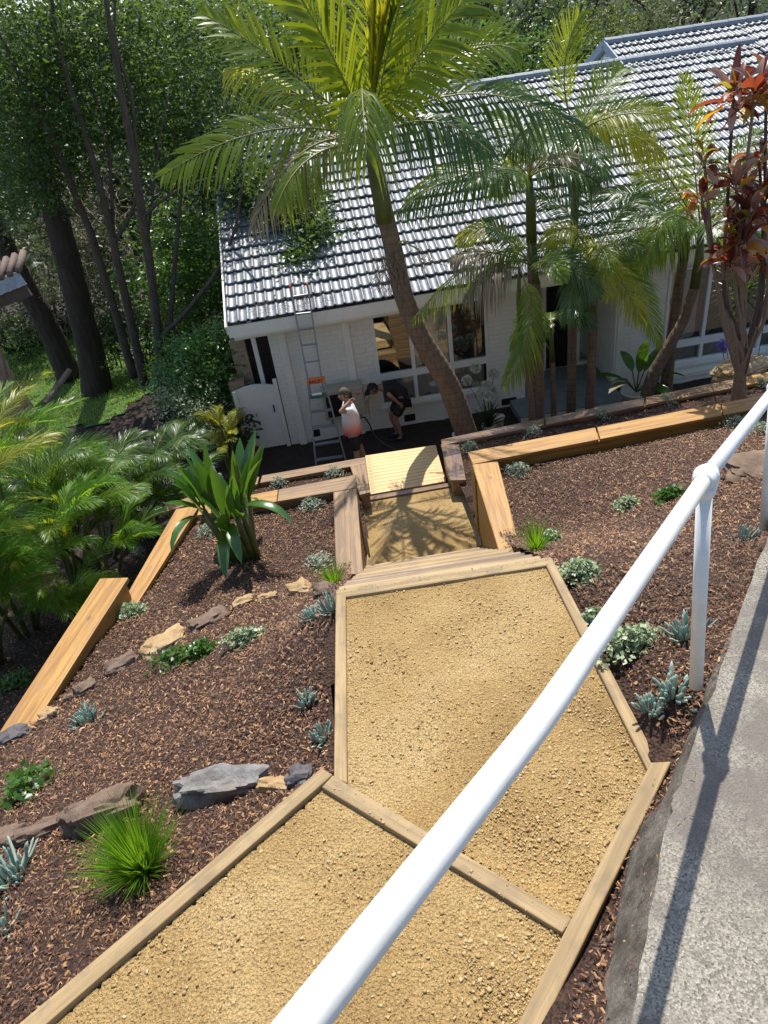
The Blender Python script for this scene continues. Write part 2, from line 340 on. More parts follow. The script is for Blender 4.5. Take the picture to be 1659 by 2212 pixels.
def path_z(x,y): return PBZ-.1*(.66*(np.asarray(x)-PBX)+.75*(np.asarray(y)-PBY))
right_f=tps([(1.25,3.4,3.55),(1.25,2.6,3.66),(1.2,1.95,3.74),(1.4,2.1,3.95),(.78,1.15,3.93),(.55,1.12,3.84),(1.22,2.3,3.70),(1.23,2.9,3.62),(.1,.75,3.86),(1.0,1.52,3.90),(1.05,1.4,4.0),(.3,.6,4.25),(1.7,2.6,3.80),(1.35,4.2,3.1),(1.6,4.9,2.62),(1.7,5.5,2.2),(1.8,7.1,1.95),(3,7.1,1.97),(5.2,7.3,2.0),(7,7.5,2.05),
 (2.4,3.4,3.55),(3,4.2,3.22),(2.2,4.4,2.95),(3.0,5.4,2.55),(4.2,5.6,2.7),(4.5,6.5,2.3),(6,6.5,2.5),(2.4,6,2.15),(4,4.9,3.0),(6,6,2.75),(1.0,.6,4.2)])
def gf(x,y):
    x=np.asarray(x,float); y=np.asarray(y,float)
    z=np.where(y<9.8,(9.8-y)*.235,0.)
    z=np.minimum(z,4.6)
    far=np.clip((y-24)/26,0,1); z=z-5*far
    lf=np.clip((-x-3)/4,0,1)*np.clip((y-12)/5,0,1); z=z-.35*lf
    z=z+.05*np.sin(x*1.7+1)*np.cos(y*1.3)*np.clip((-x-1.5),0,1)
    return z
lower_f=lambda x,y: gf(x,y)
def inpoly(P,x,y):
    ins=np.zeros(x.shape,bool); n=len(P)
    for i in range(n):
        x1,y1=P[i][:2]; x2,y2=P[(i+1)%n][:2]
        c=((y1>y)!=(y2>y)); xi=(x2-x1)*(y-y1)/((y2-y1) if y2!=y1 else 1e-9)+x1
        ins^=(c&(x<xi))
    return ins
def nz(x,y,s,a): # cheap value noise for relief
    return a*(np.sin(x*s*1.3+y*s*.7)+np.sin(x*s*.4-y*s*1.7+2)+np.sin(x*s*2.3+y*s*1.9+4))/3
def sheet(name,f,xs,ys,mat,poly=None,kind='structure',hole=None,parent=None,rel=.02):
    X,Y=np.meshgrid(xs,ys); Z=f(X,Y)+nz(X,Y,6,rel)
    V=np.stack([X.ravel(),Y.ravel(),Z.ravel()],1); ny,nx=X.shape
    i=np.arange(ny-1)[:,None]*nx+np.arange(nx-1)[None]; F=np.stack([i,i+1,i+nx+1,i+nx],-1).reshape(-1,4)
    cx=V[F,0].mean(1); cy=V[F,1].mean(1); keep=np.ones(len(F),bool)
    if poly is not None: keep&=inpoly(poly,cx,cy)
    if hole is not None:
        for h in hole: keep&=~inpoly(h,cx,cy)
    F=F[keep]; used=np.unique(F); mp=np.full(len(V),-1); mp[used]=np.arange(len(used))
    o=npmesh(name,V[used],mp[F],mat,parent,smooth=True)
    if kind: o['kind']=kind
    return o
Lpoly=[(-.3,7.3),(-.18,5.5),(-.25,3.47),(-.34,2.12),(-.4,2.0),(-1.55,1.18),(-3.3,-.1),(-5,-1),(-5,3.),(-3.0,3.98),(-2.85,4.45),(-2.5,5.9),(-1.98,7.3)]
Rpoly=[(1.6,7.4),(1.45,5.5),(1.2,3.45),(1.11,1.84),(.3,1.0),(-.7,.1),(-.2,-.3),(1.2,1.2),(9,7.0),(9,7.6),(5.2,7.5)]
stairhole=[(-.1,2.5),(1.3,2.5),(1.5,10),(.1,10)]
g=sheet('ground',gf,np.concatenate([np.arange(-70,-8,3.),np.arange(-8,8.01,.25),np.arange(10,80,3.)]),np.concatenate([np.arange(-30,2,2.),np.arange(2,20,.25),np.arange(20,40,1.),np.arange(40,160,6.)]),M['soil'],rel=.03)
sheet('mulch_bed_left',left_f,np.arange(-5,0,.06),np.arange(-1,7.4,.06),M['mulch'],Lpoly)
rr=lambda x,y: np.minimum(right_f(x,y),np.maximum(path_z(x,y)-.03,right_f(x,y)-.25))
sheet('mulch_bed_right',rr,np.arange(-.8,9,.06),np.arange(-.4,7.7,.06),M['mulch'],Rpoly)
flatL=lambda x,y: 1.22+0*np.asarray(x); flatR=flatL
TLp=[(-2.3,8.95),(.05,9.1),(0.1,7.3),(-2.2,7.25)]; TRp=[(1.5,7.4),(1.5,9.3),(8.2,9.7),(8.2,7.7)]
sheet('mulch_strip_left',flatL,np.arange(-2.5,.2,.07),np.arange(7.1,9.2,.07),M['mulch'],TLp)
sheet('mulch_strip_right',flatR,np.arange(1.4,8.3,.07),np.arange(7.3,9.7,.07),M['mulch'],TRp)
# lawn between the trees
lawn_z=lambda x,y: gf(x,y)+.03
LAWN=[(-16,16.2),(-5.2,15.4),(-3.4,18),(-4.5,24),(-16,26)]
sheet('lawn',lawn_z,np.arange(-16,-3,.3),np.arange(15,26,.3),plain('lawn_green',(.055,.11,.02),.9,0,.4,6),LAWN)
def blades(name,poly,f,n,h,wd,mat,label,cat):
    P=np.array(poly); x=rng.uniform(P[:,0].min(),P[:,0].max(),n*2); y=rng.uniform(P[:,1].min(),P[:,1].max(),n*2)
    k=inpoly(poly,x,y); x=x[k][:n]; y=y[k][:n]; n=len(x); z=f(x,y); a=rng.uniform(0,6.28,n); hh=h*rng.uniform(.6,1.3,n)
    dx=np.cos(a)*wd; dy=np.sin(a)*wd; lx=rng.normal(0,.4,n)*hh; ly=rng.normal(0,.4,n)*hh
    V=np.stack([np.stack([x-dx,y-dy,z],1),np.stack([x+dx,y+dy,z],1),np.stack([x+lx,y+ly,z+hh],1)],1).reshape(-1,3)
    o=npmesh(name,V,np.arange(3*n).reshape(-1,3),mat); tag(o,label,cat,kind='stuff')
blades('grass',LAWN,lawn_z,26000,.09,.012,M['lawn_blade'],'short sunlit lawn grass between the dark tree trunks','grass')
# concrete path
def pathpt(x,y): return atplane(x,y,(PBX,PBY,PBZ),(.1*.66,.1*.75,1))
e=[pathpt(1374,2140),pathpt(1443,1765),pathpt(1476,1671),pathpt(1575,1400),pathpt(1637,1215)]
d0=(e[0]-e[1]).normalized(); d1=(e[4]-e[2]).normalized()
edge=[e[0]+d0*2.2,e[0]+d0*.7]+e+[e[4]+d1*1.5,e[4]+d1*5]
pb=MB(); off=Vector((1.3,-1.15,0)); NX=14
pts=[]
for i in range(len(edge)-1):
    for k in range(8):
        p=edge[i].lerp(edge[i+1],k/8); pts.append(p+Vector((random.uniform(-.008,.008),random.uniform(-.008,.008),0)))
pts.append(edge[-1])
vv=[]; ff=[]; pts_path=list(pts)
for p in pts:
    vv.append(p+Vector((0,0,-.25)));
    for j in range(NX+1):
        q=p+off*(j/NX); vv.append(Vector((q.x,q.y,float(path_z(q.x,q.y))+.004)))
st=NX+2
for i in range(len(pts)-1):
    for j in range(st-1): ff.append((i*st+j,i*st+j+1,(i+1)*st+j+1,(i+1)*st+j))
pb.add(vv,ff); o=pb.build('concrete_path',M['concrete']); tag(o,kind='structure')

# ------------------------------------------------------------------ timber
def prism(name,c,h,mat,parent=None,bev=.006,sub=True):
    """c: 4 world corners of the top (c0->c1 along one long side, c2,c3 back); local x runs along the timber"""
    c=[Vector(p) for p in c]; o0=sum(c,Vector())/4; d=(c[1]-c[0]+c[2]-c[3]); d.normalize()
    n=(c[1]-c[0]).cross(c[3]-c[0]).normalized()
    if n.z<0: n=-n
    y=n.cross(d).normalized(); Mx=Matrix((d,y,n)).transposed()
    Mi=Mx.transposed(); L=[Mi@(p-o0) for p in c]
    if (L[1]-L[0]).cross(L[2]-L[0]).z<0: L=[L[3],L[2],L[1],L[0]]
    m=MB(); m.hexa([(p.x,p.y,p.z-h) for p in L]+[(p.x,p.y,p.z) for p in L])
    ob=m.build(name,mat,bevel=bev); ob.matrix_world=Matrix.Translation(o0)@Mx.to_4x4()
    if parent is not None: ob.parent=parent; ob.matrix_local=Matrix.Translation(o0-wloc(parent))@Mx.to_4x4()
    return ob
def prism_px(name,px,z,h,mat,parent=None,**k): return prism(name,[atz(*p,z) for p in px],h,mat,parent,**k)
def cen(px,z): 
    c=sum([atz(*p,z) for p in px],Vector())/4; return c
def edging(label,px,z,h=.2,mat='sleeper_dusty',name='timber_edging',group='timber sleepers edging the gravel landings'):
    o=prism_px(name,px,z,h,M[mat]); tag(o,label,'timber edging',group); return o
def wline(a,b,t): return a+(b-a)*t
# upper landing A
a0,a1,a2,a3=[atz(*p,ZA) for p in ((694,1658),(40,2211),(100,2212),(719,1673))]
a1e=a0+(a1-a0)*1.7; a2e=a3+(a2-a3)*1.7
o=prism('timber_edging',[a0,a1e,a2e,a3],.2,M['sleeper_dusty']); tag(o,'long dusty sleeper on the left side of the nearest landing, beside the big grass tuft','timber edging','timber sleepers edging the gravel landings')
b0,b1,b2,b3=[atz(*p,ZA) for p in ((1451,1644),(1176,2211),(1118,2211),(1406,1646))]
b1e=b0+(b1-b0)*1.9; b2e=b3+(b2-b3)*1.9
o=prism('timber_edging',[b0,b1e,b2e,b3],.2,M['sleeper_dusty']); tag(o,'stained sleeper between the gravel landings and the concrete path','timber edging','timber sleepers edging the gravel landings')
cx=[(719,1674),(1236,1984),(1215,2015),(694,1700)]
edging('gravel-covered cross sleeper forming the step between the two upper landings',cx,ZA-.004)
edging('dusty sleeper along the left side of the middle gravel landing, next to the blue succulents',[(725,1285),(721,1680),(750,1692),(747,1284)],ZB+.012)
edging('dusty sleeper on the right side of the middle landing, ending near the white post',[(1192,1204),(1424,1648),(1399,1663),(1178.6,1219)],ZB+.012)
# gravel sheets
def poly_at(px,z): return [tuple(atz(*p,z))[:2] for p in px]
GA=[tuple(a0)[:2],tuple(a1e)[:2],tuple(b1e)[:2],tuple(atz(1225,2000,ZA))[:2]]
GA=[tuple(atz(700,1690,ZA))[:2],tuple(a2e)[:2],tuple(b2e)[:2],tuple(atz(1226,2000,ZA))[:2]]
GB=poly_at([(735,1280),(735,1690),(1236,1984),(1412,1655),(1185,1212)],ZB)
GC=poly_at([(780,1078),(792,1245),(1048,1205),(1006,1040)],ZC)
gA=lambda x,y: ZA-.03+0*np.asarray(x)
gB=lambda x,y: ZB-.012+0*np.asarray(x)
gC=lambda x,y: ZC-.03+0*np.asarray(x)
def area(n,f,P,s=.04):
    P_=np.array(P); return sheet(n,f,np.arange(P_[:,0].min()-.1,P_[:,0].max()+.1,s),np.arange(P_[:,1].min()-.1,P_[:,1].max()+.1,s),M['gravel'],P,rel=.004)
area('gravel_upper_landing',gA,GA,.03); area('gravel_middle_landing',gB,GB,.03); area('gravel_lower_landing',gC,GC)
GBR=poly_at([(1300,1480),(1100,1560),(1010,1830),(1236,1975),(1405,1655)],ZB); GAR=poly_at([(1215,2005),(1040,1905),(980,2000),(1060,2200),(1120,2205)],ZA)
def scatter(poly,n):
    P=np.array(poly); x=rng.uniform(P[:,0].min(),P[:,0].max(),n*3); y=rng.uniform(P[:,1].min(),P[:,1].max(),n*3); k=inpoly(poly,x,y); return x[k][:n],y[k][:n]
OCT=np.array([(1,0,0),(0,1,0),(-1,0,0),(0,-1,0),(0,0,1),(0,0,-1)],float); OF=np.array([(0,1,4),(1,2,4),(2,3,4),(3,0,4),(1,0,5),(2,1,5),(3,2,5),(0,3,5)])
CUB=np.array([(-1,-1,-1),(1,-1,-1),(1,1,-1),(-1,1,-1),(-1,-1,1),(1,-1,1),(1,1,1),(-1,1,1)],float)*.72; CF=np.array([(3,2,1,0),(4,5,6,7),(0,1,5,4),(1,2,6,5),(2,3,7,6),(3,0,4,7)])
def pebbles(name,specs,label):
    Vs=[];k=0
    for poly,f,n,smin,smax in specs:
        x,y=scatter(poly,n); n=len(x); s=smin*(smax/smin)**(rng.uniform(0,1,n)**7)
        v=CUB[None]*s[:,None,None]*rng.uniform(.35,1.25,(n,8,3))*rng.uniform(.45,1.2,(n,1,3)); a=rng.uniform(0,6.28,n); c,si=np.cos(a)[:,None],np.sin(a)[:,None]
        vx=v[...,0]*c-v[...,1]*si; vy=v[...,0]*si+v[...,1]*c; z=f(x,y)
        Vs.append(np.stack([vx+x[:,None],vy+y[:,None],v[...,2]*.6+z[:,None]+s[:,None]*.3],-1).reshape(-1,3)); k+=n
    V=np.concatenate(Vs); F=(CF[None]+8*np.arange(k)[:,None,None]).reshape(-1,4)
    o=npmesh(name,V,F,M['pebble']); tag(o,label,'gravel',kind='stuff')
pebbles('gravel_stones',[(GA,gA,13000,.0020,.011),(GB,gB,17000,.0020,.011),(GBR,gB,7000,.0026,.012),(GAR,gA,2600,.0026,.012),(GC,gC,3500,.003,.010)],'loose yellow gravel stones lying on the landings')
EG=[tuple(a1e)[:2],tuple(a0)[:2],tuple(a3)[:2],tuple(a2e)[:2]]
# a bit of gravel spilt onto the cross sleeper and the steps
CXp=poly_at(cx,ZA); 
pebbles('spilt_gravel',[(CXp,lambda x,y: ZA-.004+0*x,260,.003,.009),(poly_at([(747,1284),(1178,1219),(1190,1205),(730,1274)],ZB),lambda x,y: ZB+.01+0*x,110,.003,.008)],'gravel crumbs spilt on the cross sleeper and the top step')
# stair flight
NS=13
PL0=atz(726,1272,ZB+.012); PR0=atz(1192,1200,ZB+.012); PLn=atz(796,1219,ZC); PRn=atz(1046,1178,ZC)
PLn.x-=.02
st=thing('timber_staircase','steep flight of dusty sleeper steps from the middle landing down to the lower landing','stairs',tuple(PLn))
dirS=((PLn-PL0)+(PRn-PR0)); dirS.z=0; dirS.normalize()
for i in range(NS):
    t=i/NS; l=wline(PL0,PLn,t); r=wline(PR0,PRn,t); z=(ZB+.012)-(ZB+.012-ZC)*t; l.z=r.z=z
    hb=.30; nearl=l-dirS*(.085 if i==0 else .27); nearr=r-dirS*(.085 if i==0 else .27)
    j_=Vector((random.uniform(-.015,.015),0,random.uniform(-.004,.004)))
    prism('step',[l+j_,r+j_,nearr+j_,nearl+j_],.19,M[('sleeper_dusty','tread_pale','sleeper_brown','tread_wet','tread_pale','sleeper_brown','tread_pale','sleeper_dusty')[i%8]],st,bev=.012)
# retaining walls
def wall(label,px,z,zb,mat='sleeper',seg=1,body=True,parent=None,world=None,capname='cap',thick=.05,inset=.06):
    c=world or [atz(*p,z) for p in px]; o0=sum(c,Vector())/4; o0.z=zb
    t=thing('retaining_wall',label,'retaining wall',tuple(o0),'stacked sleeper retaining walls')
    for k in range(seg):
        a,b=k/seg,(k+1)/seg; g=.004
        q=[wline(c[0],c[1],a+ (g if k else 0)),wline(c[0],c[1],b),wline(c[3],c[2],b),wline(c[3],c[2],a+(g if k else 0))]
        prism('cap',q,thick,M[mat] if isinstance(mat,str) else M[mat[k]],t,bev=.008)
    if body:
        zz=z-thick; mid=[wline(c[0],c[3],.12),wline(c[1],c[2],.12),wline(c[1],c[2],.88),wline(c[0],c[3],.88)]
        e=(mid[1]-mid[0]).normalized()*inset*.3
        mid=[mid[0]+e,mid[1]-e,mid[2]-e,mid[3]+e]
        while zz>zb+.01:
            q=[Vector((p.x,p.y,zz-.003)) for p in mid]; prism('sleeper_course',q,min(.2,zz-zb)-.003,M['sleeper_brown' if mat!='sleeper' else 'sleeper'],t,bev=.01); zz-=.2
    return t
wall('brown cracked sleeper wall along the left side of the stairs, beside the silver bush and small grass tuft',[(719.5,1063),(726,1240),(785,1240),(770,1054)],ZU,.8,'sleeper_brown')
wall('wet orange sleeper wall along the right side of the stairs, its tall inner face towards the steps',[(1020,1003),(1077.5,1190.5),(1125,1189),(1075.6,996)],ZU,.8,'sleeper')
wall('upper left retaining wall with a pale orange cap, running from the stairs to the strappy plant',[(768,1025),(433,1089.5),(425,1113),(771,1053)],ZU,.9,('sleeper_brown','sleeper'),2)
wall('upper right retaining wall with a long bright orange cap behind the right mulch bed',[(1010,976),(1659+160,820),(1659+160,846),(1021,1002)],ZU,.9,'sleeper',3)
wall('lower left retaining wall with a dry pale cap in front of the ladder',[(789,987),(566,1027),(561,1043),(791,1001)],ZL,.0,'sleeper_brown',1)
wall('lower left end wall beyond the strappy plant, half hidden in shade',[(560,1029),(354,1090),(360,1104),(556,1045)],ZL,.0,'sleeper_brown',1)
wall('short return wall with a shaded brown cap along the left edge of the deck',[(756,1006.5),(777,1069),(800,1063),(791,1001.5)],ZL,.3,'sleeper_brown')
wall('return wall with a wet dappled cap along the right edge of the deck',[(952,959),(973,1037),(1007,1036),(992,960)],ZL,.3,'sleeper_wet')
wall('lower right retaining wall with a long wet grey cap in front of the palms and porch',[(952,949),(1659+150,772),(1659+150,793),(955,961)],ZL,.0,('sleeper_wet','sleeper_wet','sleeper_brown','sleeper'),4)
# stepped boundary caps on the left
W1=[(377,1099),(432,1089.5),(296,1300),(262,1300)]
wall('lower stepped orange cap of the left boundary wall, its near end buried in mulch',[(380,1099),(262,1304),(296,1304),(431,1091)],ZU-.01,.9,'sleeper')
wall('higher stepped orange cap of the left boundary wall, nearest the camera at the left edge',[(216,1249),(0-60,1670),(15,1658),(277,1247)],2.35,1.2,'sleeper')
# lower landing frame and deck
edging('grey sleeper between the slatted deck and the lower gravel landing',[(777,1075),(1004,1037),(1005,1044),(779,1083)],ZC,.2,'sleeper_wet')
edging('thin sleeper along the right side of the lower gravel landing, in palm shade',[(1004,1037),(1032,1180),(1041,1178),(1013,1035)],ZC-.004,.2,'sleeper_dusty')
edging('thin sleeper along the left side of the lower gravel landing, below the brown wall',[(777,1076),(788,1225),(797,1222),(786,1076)],ZC-.004,.2,'sleeper_dusty')
dk=thing('timber_deck','new pale slatted timber deck between the lower walls, dappled with palm shade','deck',tuple(atz(870,1010,0)))
dc=[atz(*p,ZD) for p in ((789,984),(941,961),(963,1040),(799,1068))]
NB=12
for i in range(NB):
    a=(i+.02)/NB; b=(i+.965)/NB
    prism('deck_board',[wline(dc[0],dc[3],a),wline(dc[1],dc[2],a),wline(dc[1],dc[2],b),wline(dc[0],dc[3],b)],.03,M['deckwood'],dk,bev=.003)
j=MB()
for t in (.04,.5,.96): 
    a=wline(dc[0],dc[1],t); b=wline(dc[3],dc[2],t); j.bar(a-Vector((0,0,.1)),b-Vector((0,0,.1)),.045,.12)
j.build('joist',M['sleeper_brown'],dk)
f=MB(); f.bar(dc[0]-Vector((0,.02,.09)),dc[1]-Vector((0,.02,.09)),.03,.17); f.build('fascia_board',M['deckwood'],dk)
bs=MB(); x0=dc[0].x; x1=dc[1].x; bs.box(x0,x1,dc[0].y,dc[0].y+.3,0,.65); bs.box(x0,x1,dc[0].y+.3,dc[0].y+.58,0,.45); bs.box(x0,x1,dc[0].y+.58,dc[0].y+.86,0,.25)
bs.build('lower_step',M['sleeper_brown'],dk)

# ------------------------------------------------------------------ bark chips
def chips(name,specs,label):
    Vs=[];k=0
    for poly,f,n,smin,smax in specs:
        x,y=scatter(poly,n); n=len(x); L=rng.uniform(smin,smax,n); Wd=L*rng.uniform(.16,.5,n); a=rng.uniform(0,6.28,n)
        z=f(x,y)+rng.uniform(.0,.022,n)
        u=np.stack([np.cos(a),np.sin(a),rng.normal(0,.36,n)],1); u/=np.linalg.norm(u,axis=1)[:,None]
        vv=np.stack([-np.sin(a),np.cos(a),rng.normal(0,.5,n)],1); vv/=np.linalg.norm(vv,axis=1)[:,None]
        nn=np.cross(u,vv); c=np.stack([x,y,z],1)+nn*.006
        u*=L[:,None]/2; vv*=Wd[:,None]/2; th=nn*(L*.10)[:,None]
        e1=rng.uniform(.4,1,(n,1)); e2=rng.uniform(.3,1,(n,1))
        P=np.stack([c-u-vv*e1, c+u-vv*e2, c+u*.85+vv, c-u*.9+vv*e1, c-u*.2+th*1.3],1)
        Vs.append(P.reshape(-1,3)); k+=n
    V=np.concatenate(Vs); F=(np.array([(0,1,4),(1,2,4),(2,3,4),(3,0,4)])[None]+5*np.arange(k)[:,None,None]).reshape(-1,3)
    o=npmesh(name,V,F,M['chip']); tag(o,label,'bark mulch',kind='stuff')
LN=[(-.34,3.2),(-.34,2.12),(-.4,2.0),(-1.55,1.18),(-2.6,.4),(-3.3,2),(-3.0,3.2)]; LF=[(-.2,7.25),(-.15,5.5),(-.22,3.47),(-.34,3.2),(-3.0,3.2),(-3.02,3.98),(-2.75,4.45),(-2.4,5.9),(-1.9,7.25)]
RN=[(1.23,3.45),(1.2,1.86),(.60,1.19),(.27,.80),(-.1,.45),(.25,.35),(.6,.75),(1.1,1.5),(1.6,2.1),(2.7,3.4)]; RF=[(1.5,7.2),(1.4,5.5),(1.2,3.45),(2.2,3.4),(2.5,3.2),(5.5,5.2),(7.8,7.2),(7.8,7.5)]
LL=[(-1.9,8.7),(-2.1,7.1),(-2.6,5.6),(-3.2,3.9),(-4.6,3.4),(-6,6),(-5,9)]
chips('bark_mulch',[(LN,left_f,34000,.007,.028),(LF,left_f,32000,.011,.034),(RN,rr,17000,.009,.030),(RF,rr,52000,.011,.034),(LL,gf,18000,.014,.040),(TLp,flatL,3500,.014,.036),(TRp,flatR,7000,.014,.036)],'red-brown bark mulch chips covering the garden beds')
apr=MB(); vv=[]
for i,p in enumerate(pts_path):
    w_=(.10+.015*math.sin(i*.35)+.006*math.sin(i*1.9))*min(1,max(.02,(44-i)/16)); on_=off.normalized()
    for k in range(4):
        q=p-on_*w_*(1-k/3)+on_*(.02 if k==3 else 0); zt=path_z(p.x,p.y)-.012; zq=float(rr(q.x,q.y))+.010; vv.append((q.x,q.y,zt*(k/3)+(1-k/3)*min(zq,zt) if k else zq-.012))
apr.add(vv,[(4*i+k,4*i+k+1,4*i+k+5,4*i+k+4) for i in range(len(pts_path)-1) for k in range(3)]); o=apr.build('path_apron',M['apron'],None,smooth=True); tag(o,kind='structure')
# stray bark and grit along the path edge
on_=off.normalized(); PE=[tuple(p-on_*.09)[:2] for p in pts_path[8:52]]+[tuple(p+on_*.07)[:2] for p in pts_path[8:52][::-1]]
pebbles('path_grit',[(PE,lambda x,y: path_z(x,y)-.004,520,.002,.006)],'pale grit and stones strewn along the edge of the concrete path')
chips('stray_bark',[(PE,lambda x,y: path_z(x,y)-.012,420,.006,.022)],'stray bark pieces on the dirty edge of the concrete path')

# ------------------------------------------------------------------ handrail
J=dep(1525,1030,2.6); K=dep(1172,1550,1.41); PB=dep(1505,1473,3.12); PB.z-=.03
Nn=dep(652,2212,.87); dr=(J-K).normalized(); drn=(K-Nn).normalized()
far=dep(1659,860,3.62); dr2=(far-J).normalized()
rl=thing('handrail','white painted steel pipe handrail sloping beside the concrete path','handrail',tuple(PB))
m=MB(); kk=[K+dr*.22,K+dr*.12,K+dr*.05+drn*.0,K-drn*.04,K-drn*.12,K-drn*.22]; m.tube([Nn-drn*1.9,Nn]+kk[::-1]+[J],.0285,24); m.build('rail_pipe',M['white_metal'],rl,smooth=True)
J2=J+dr2*1.55
m=MB(); m.tube([J,J+dr2*3.2],.0285,24); m.build('rail_pipe',M['white_metal'],rl,smooth=True)
m=MB(); m.tube([PB,J-Vector((0,0,.03))],.0285,24); m.build('post',M['white_metal'],rl,smooth=True)
def ballj(p,dr):
    m=MB(); r=.047; d=dr
    m.tube([p-Vector((0,0,.085)),p-Vector((0,0,.075)),p-Vector((0,0,.03))],[.034,.040,.046],24)
    bm=bmesh.new(); bmesh.ops.create_uvsphere(bm,u_segments=28,v_segments=18,radius=r); me=[(v.co*1.0+p) for v in bm.verts]; m.add(me,[[v.index for v in f.verts] for f in bm.faces]); bm.free()
    m.tube([p-d*.066,p-d*.06,p-d*.02],[.0325,.036,.042],24); m.tube([p+d*.02,p+d*.055,p+d*.062],[.042,.036,.0325],24)
    return m
ballj(J,dr).build('ball_joint',M['white_metal'],rl,smooth=True)
P2b=dep(1654,1128,4.25); J2=Vector((P2b.x,P2b.y,0))
# second post stands where the rail passes over its base
tt=(Vector((P2b.x-J.x,P2b.y-J.y,0))).dot(Vector((dr2.x,dr2.y,0)))/(dr2.x**2+dr2.y**2); J2=J+dr2*tt
m=MB(); m.tube([P2b-Vector((0,0,.05)),J2-Vector((0,0,.03))],.0285,24); m.build('post',M['white_metal'],rl,smooth=True)
ballj(J2,dr2).build('ball_joint',M['white_metal'],rl,smooth=True)
J0=Nn-drn*1.8; m=MB(); m.tube([Vector((J0.x,J0.y,path_z(J0.x,J0.y)-.05)),J0],.0285,16); m.build('post',M['white_metal'],rl,smooth=True)

# ------------------------------------------------------------------ house
WY=12.5; TS=math.tan(R_(22)); EY,EZ=11.95,2.74
house=thing('house','long low white-painted brick house with a glossy grey tiled gable roof','house',(3,WY,0))
def wallseg(m,x0,x1,z0,z1,y=WY,t=.25): m.box(x0,x1,y,y+t,z0,z1)
m=MB(); X0,X1=-1.03,3.68
wx0,wx1,wz0,wz1=.84,2.98,.50,2.30
wallseg(m,X0,wx0,-.3,2.52); wallseg(m,wx0,wx1,-.3,wz0); wallseg(m,wx0,wx1,wz1,2.52); wallseg(m,wx1,X1,-.3,2.52)
m.box(X0,X0+.25,WY+.25,18.5,-.3,2.52)
m.box(X1-.25,X1,WY+.25,13.6,-.3,2.52)
m.build('brick_wall',M['brick_cream'],house); m=MB()
rx0,rx1,rz0,rz1=6.42,9.6,.33,2.22
wallseg(m,5.5,rx0,-.3,2.52); wallseg(m,rx0,rx1,-.3,rz0); wallseg(m,rx0,rx1,rz1,2.52); wallseg(m,rx1,16,-.3,2.52)
m.build('brick_wall',M['brick_cream'],house)
# gable wall on the left under the tiles
m=MB(); m.add([(-1.02,12.5,2.45),(-1.02,17.9,2.45),(-1.02,17.9,4.9),(-.9,12.5,2.45),(-.9,17.9,2.45),(-.9,17.9,4.9)],[(0,1,2),(5,4,3),(0,3,4,1),(1,4,5,2),(2,5,3,0)]); m.build('gable_wall',M['cream'],house)
for xx in (-.79,.37):
    m=MB(); m.box(xx-.065,xx+.065,WY-.07,WY-.003,0,2.42)
    if xx<0: m.box(-.86,-.72,WY-.10,WY-.069,2.2,2.45)
    m.build('pilaster',M['cream'],house)
m=MB(); m.box(-1.55,16,EY+.03,WY-.005,2.46,2.49); m.build('soffit',M['cream'],house)
m=MB(); m.box(-1.62,16,EY-.0,EY+.028,2.50,2.70); m.box(-1.6,.6,WY-.09,WY-.02,2.28,2.455); m.build('fascia',M['cream'],house)
# barge board on the left verge
def roofz(y): return EZ+(y-EY)*TS
m=MB(); m.bar((-1.63,EY-.02,roofz(EY)-.1),(-1.63,17.92,roofz(17.92)-.1),.03,.18); m.build('barge_board',M['cream'],house)
# tiles : wave profile, lapped courses, real butts
def tiles(name,x0,x1,s0,s1,ye,ze,slope,parent,mat,flip=1,per=.165,course=.325,mask=None,y_of=None,butt=.044):
    prof=[(0,0),(.06,.5),(.13,.88),(.20,1),(.27,.88),(.34,.5),(.40,0),(.70,.07)]
    nx=int((x1-x0)/per)+1; xs=[];hs=[]
    for i in range(nx):
        for a,h in prof: xs.append(x0+(i+a)*per); hs.append(h*.028)
    xs=np.array(xs); hs=np.array(hs); nc=int(round((s1-s0)/course)); c,s=math.cos(slope),math.sin(slope)
    Vs=[];Fs=[];base=0; n=len(xs)
    for r in range(nc):
        a=s0+r*course; b=min(s1,a+course+.01)
        jit=rng.normal(0,.0016,n)+np.repeat(rng.normal(0,.0035,n//16+1),16)[:n]
        for (sv,off) in ((a+.07,.012),(a,butt*.42),(a,butt),(a+.018,butt+.004),(b,.004)):
            hh=off+hs+jit
            y=ye+flip*(sv*c-hh*s*1); z=ze+sv*s+hh*c
            Vs.append(np.stack([xs,y,z],1))
        for k in range(4):
            i=base+k*n+np.arange(n-1); f=np.stack([i,i+1,i+n+1,i+n],1)
            if mask is not None:
                cxs=(xs[:-1]+xs[1:])/2; f=f[mask(cxs,a+.1)]
            Fs.append(f)
        base+=5*n
    return npmesh(name,np.concatenate(Vs),np.concatenate(Fs),mat,parent)
SL=R_(22); cs=math.cos(SL)
L1=(17.92-EY)/cs; L2=(18.82-EY)/cs
tiles('roof_tiles',-1.6,10.6,.36,L1,EY,EZ,SL,house,M['tile'])
tiles('roof_tiles',10.62,16.5,.36,L2,EY,EZ,SL,house,M['tile'])
# eave flashing course, worn galvanised look
tiles('eave_course',-1.6,16.5,0,.36,EY,EZ,SL,house,M['gutter'],course=.36,butt=.02)
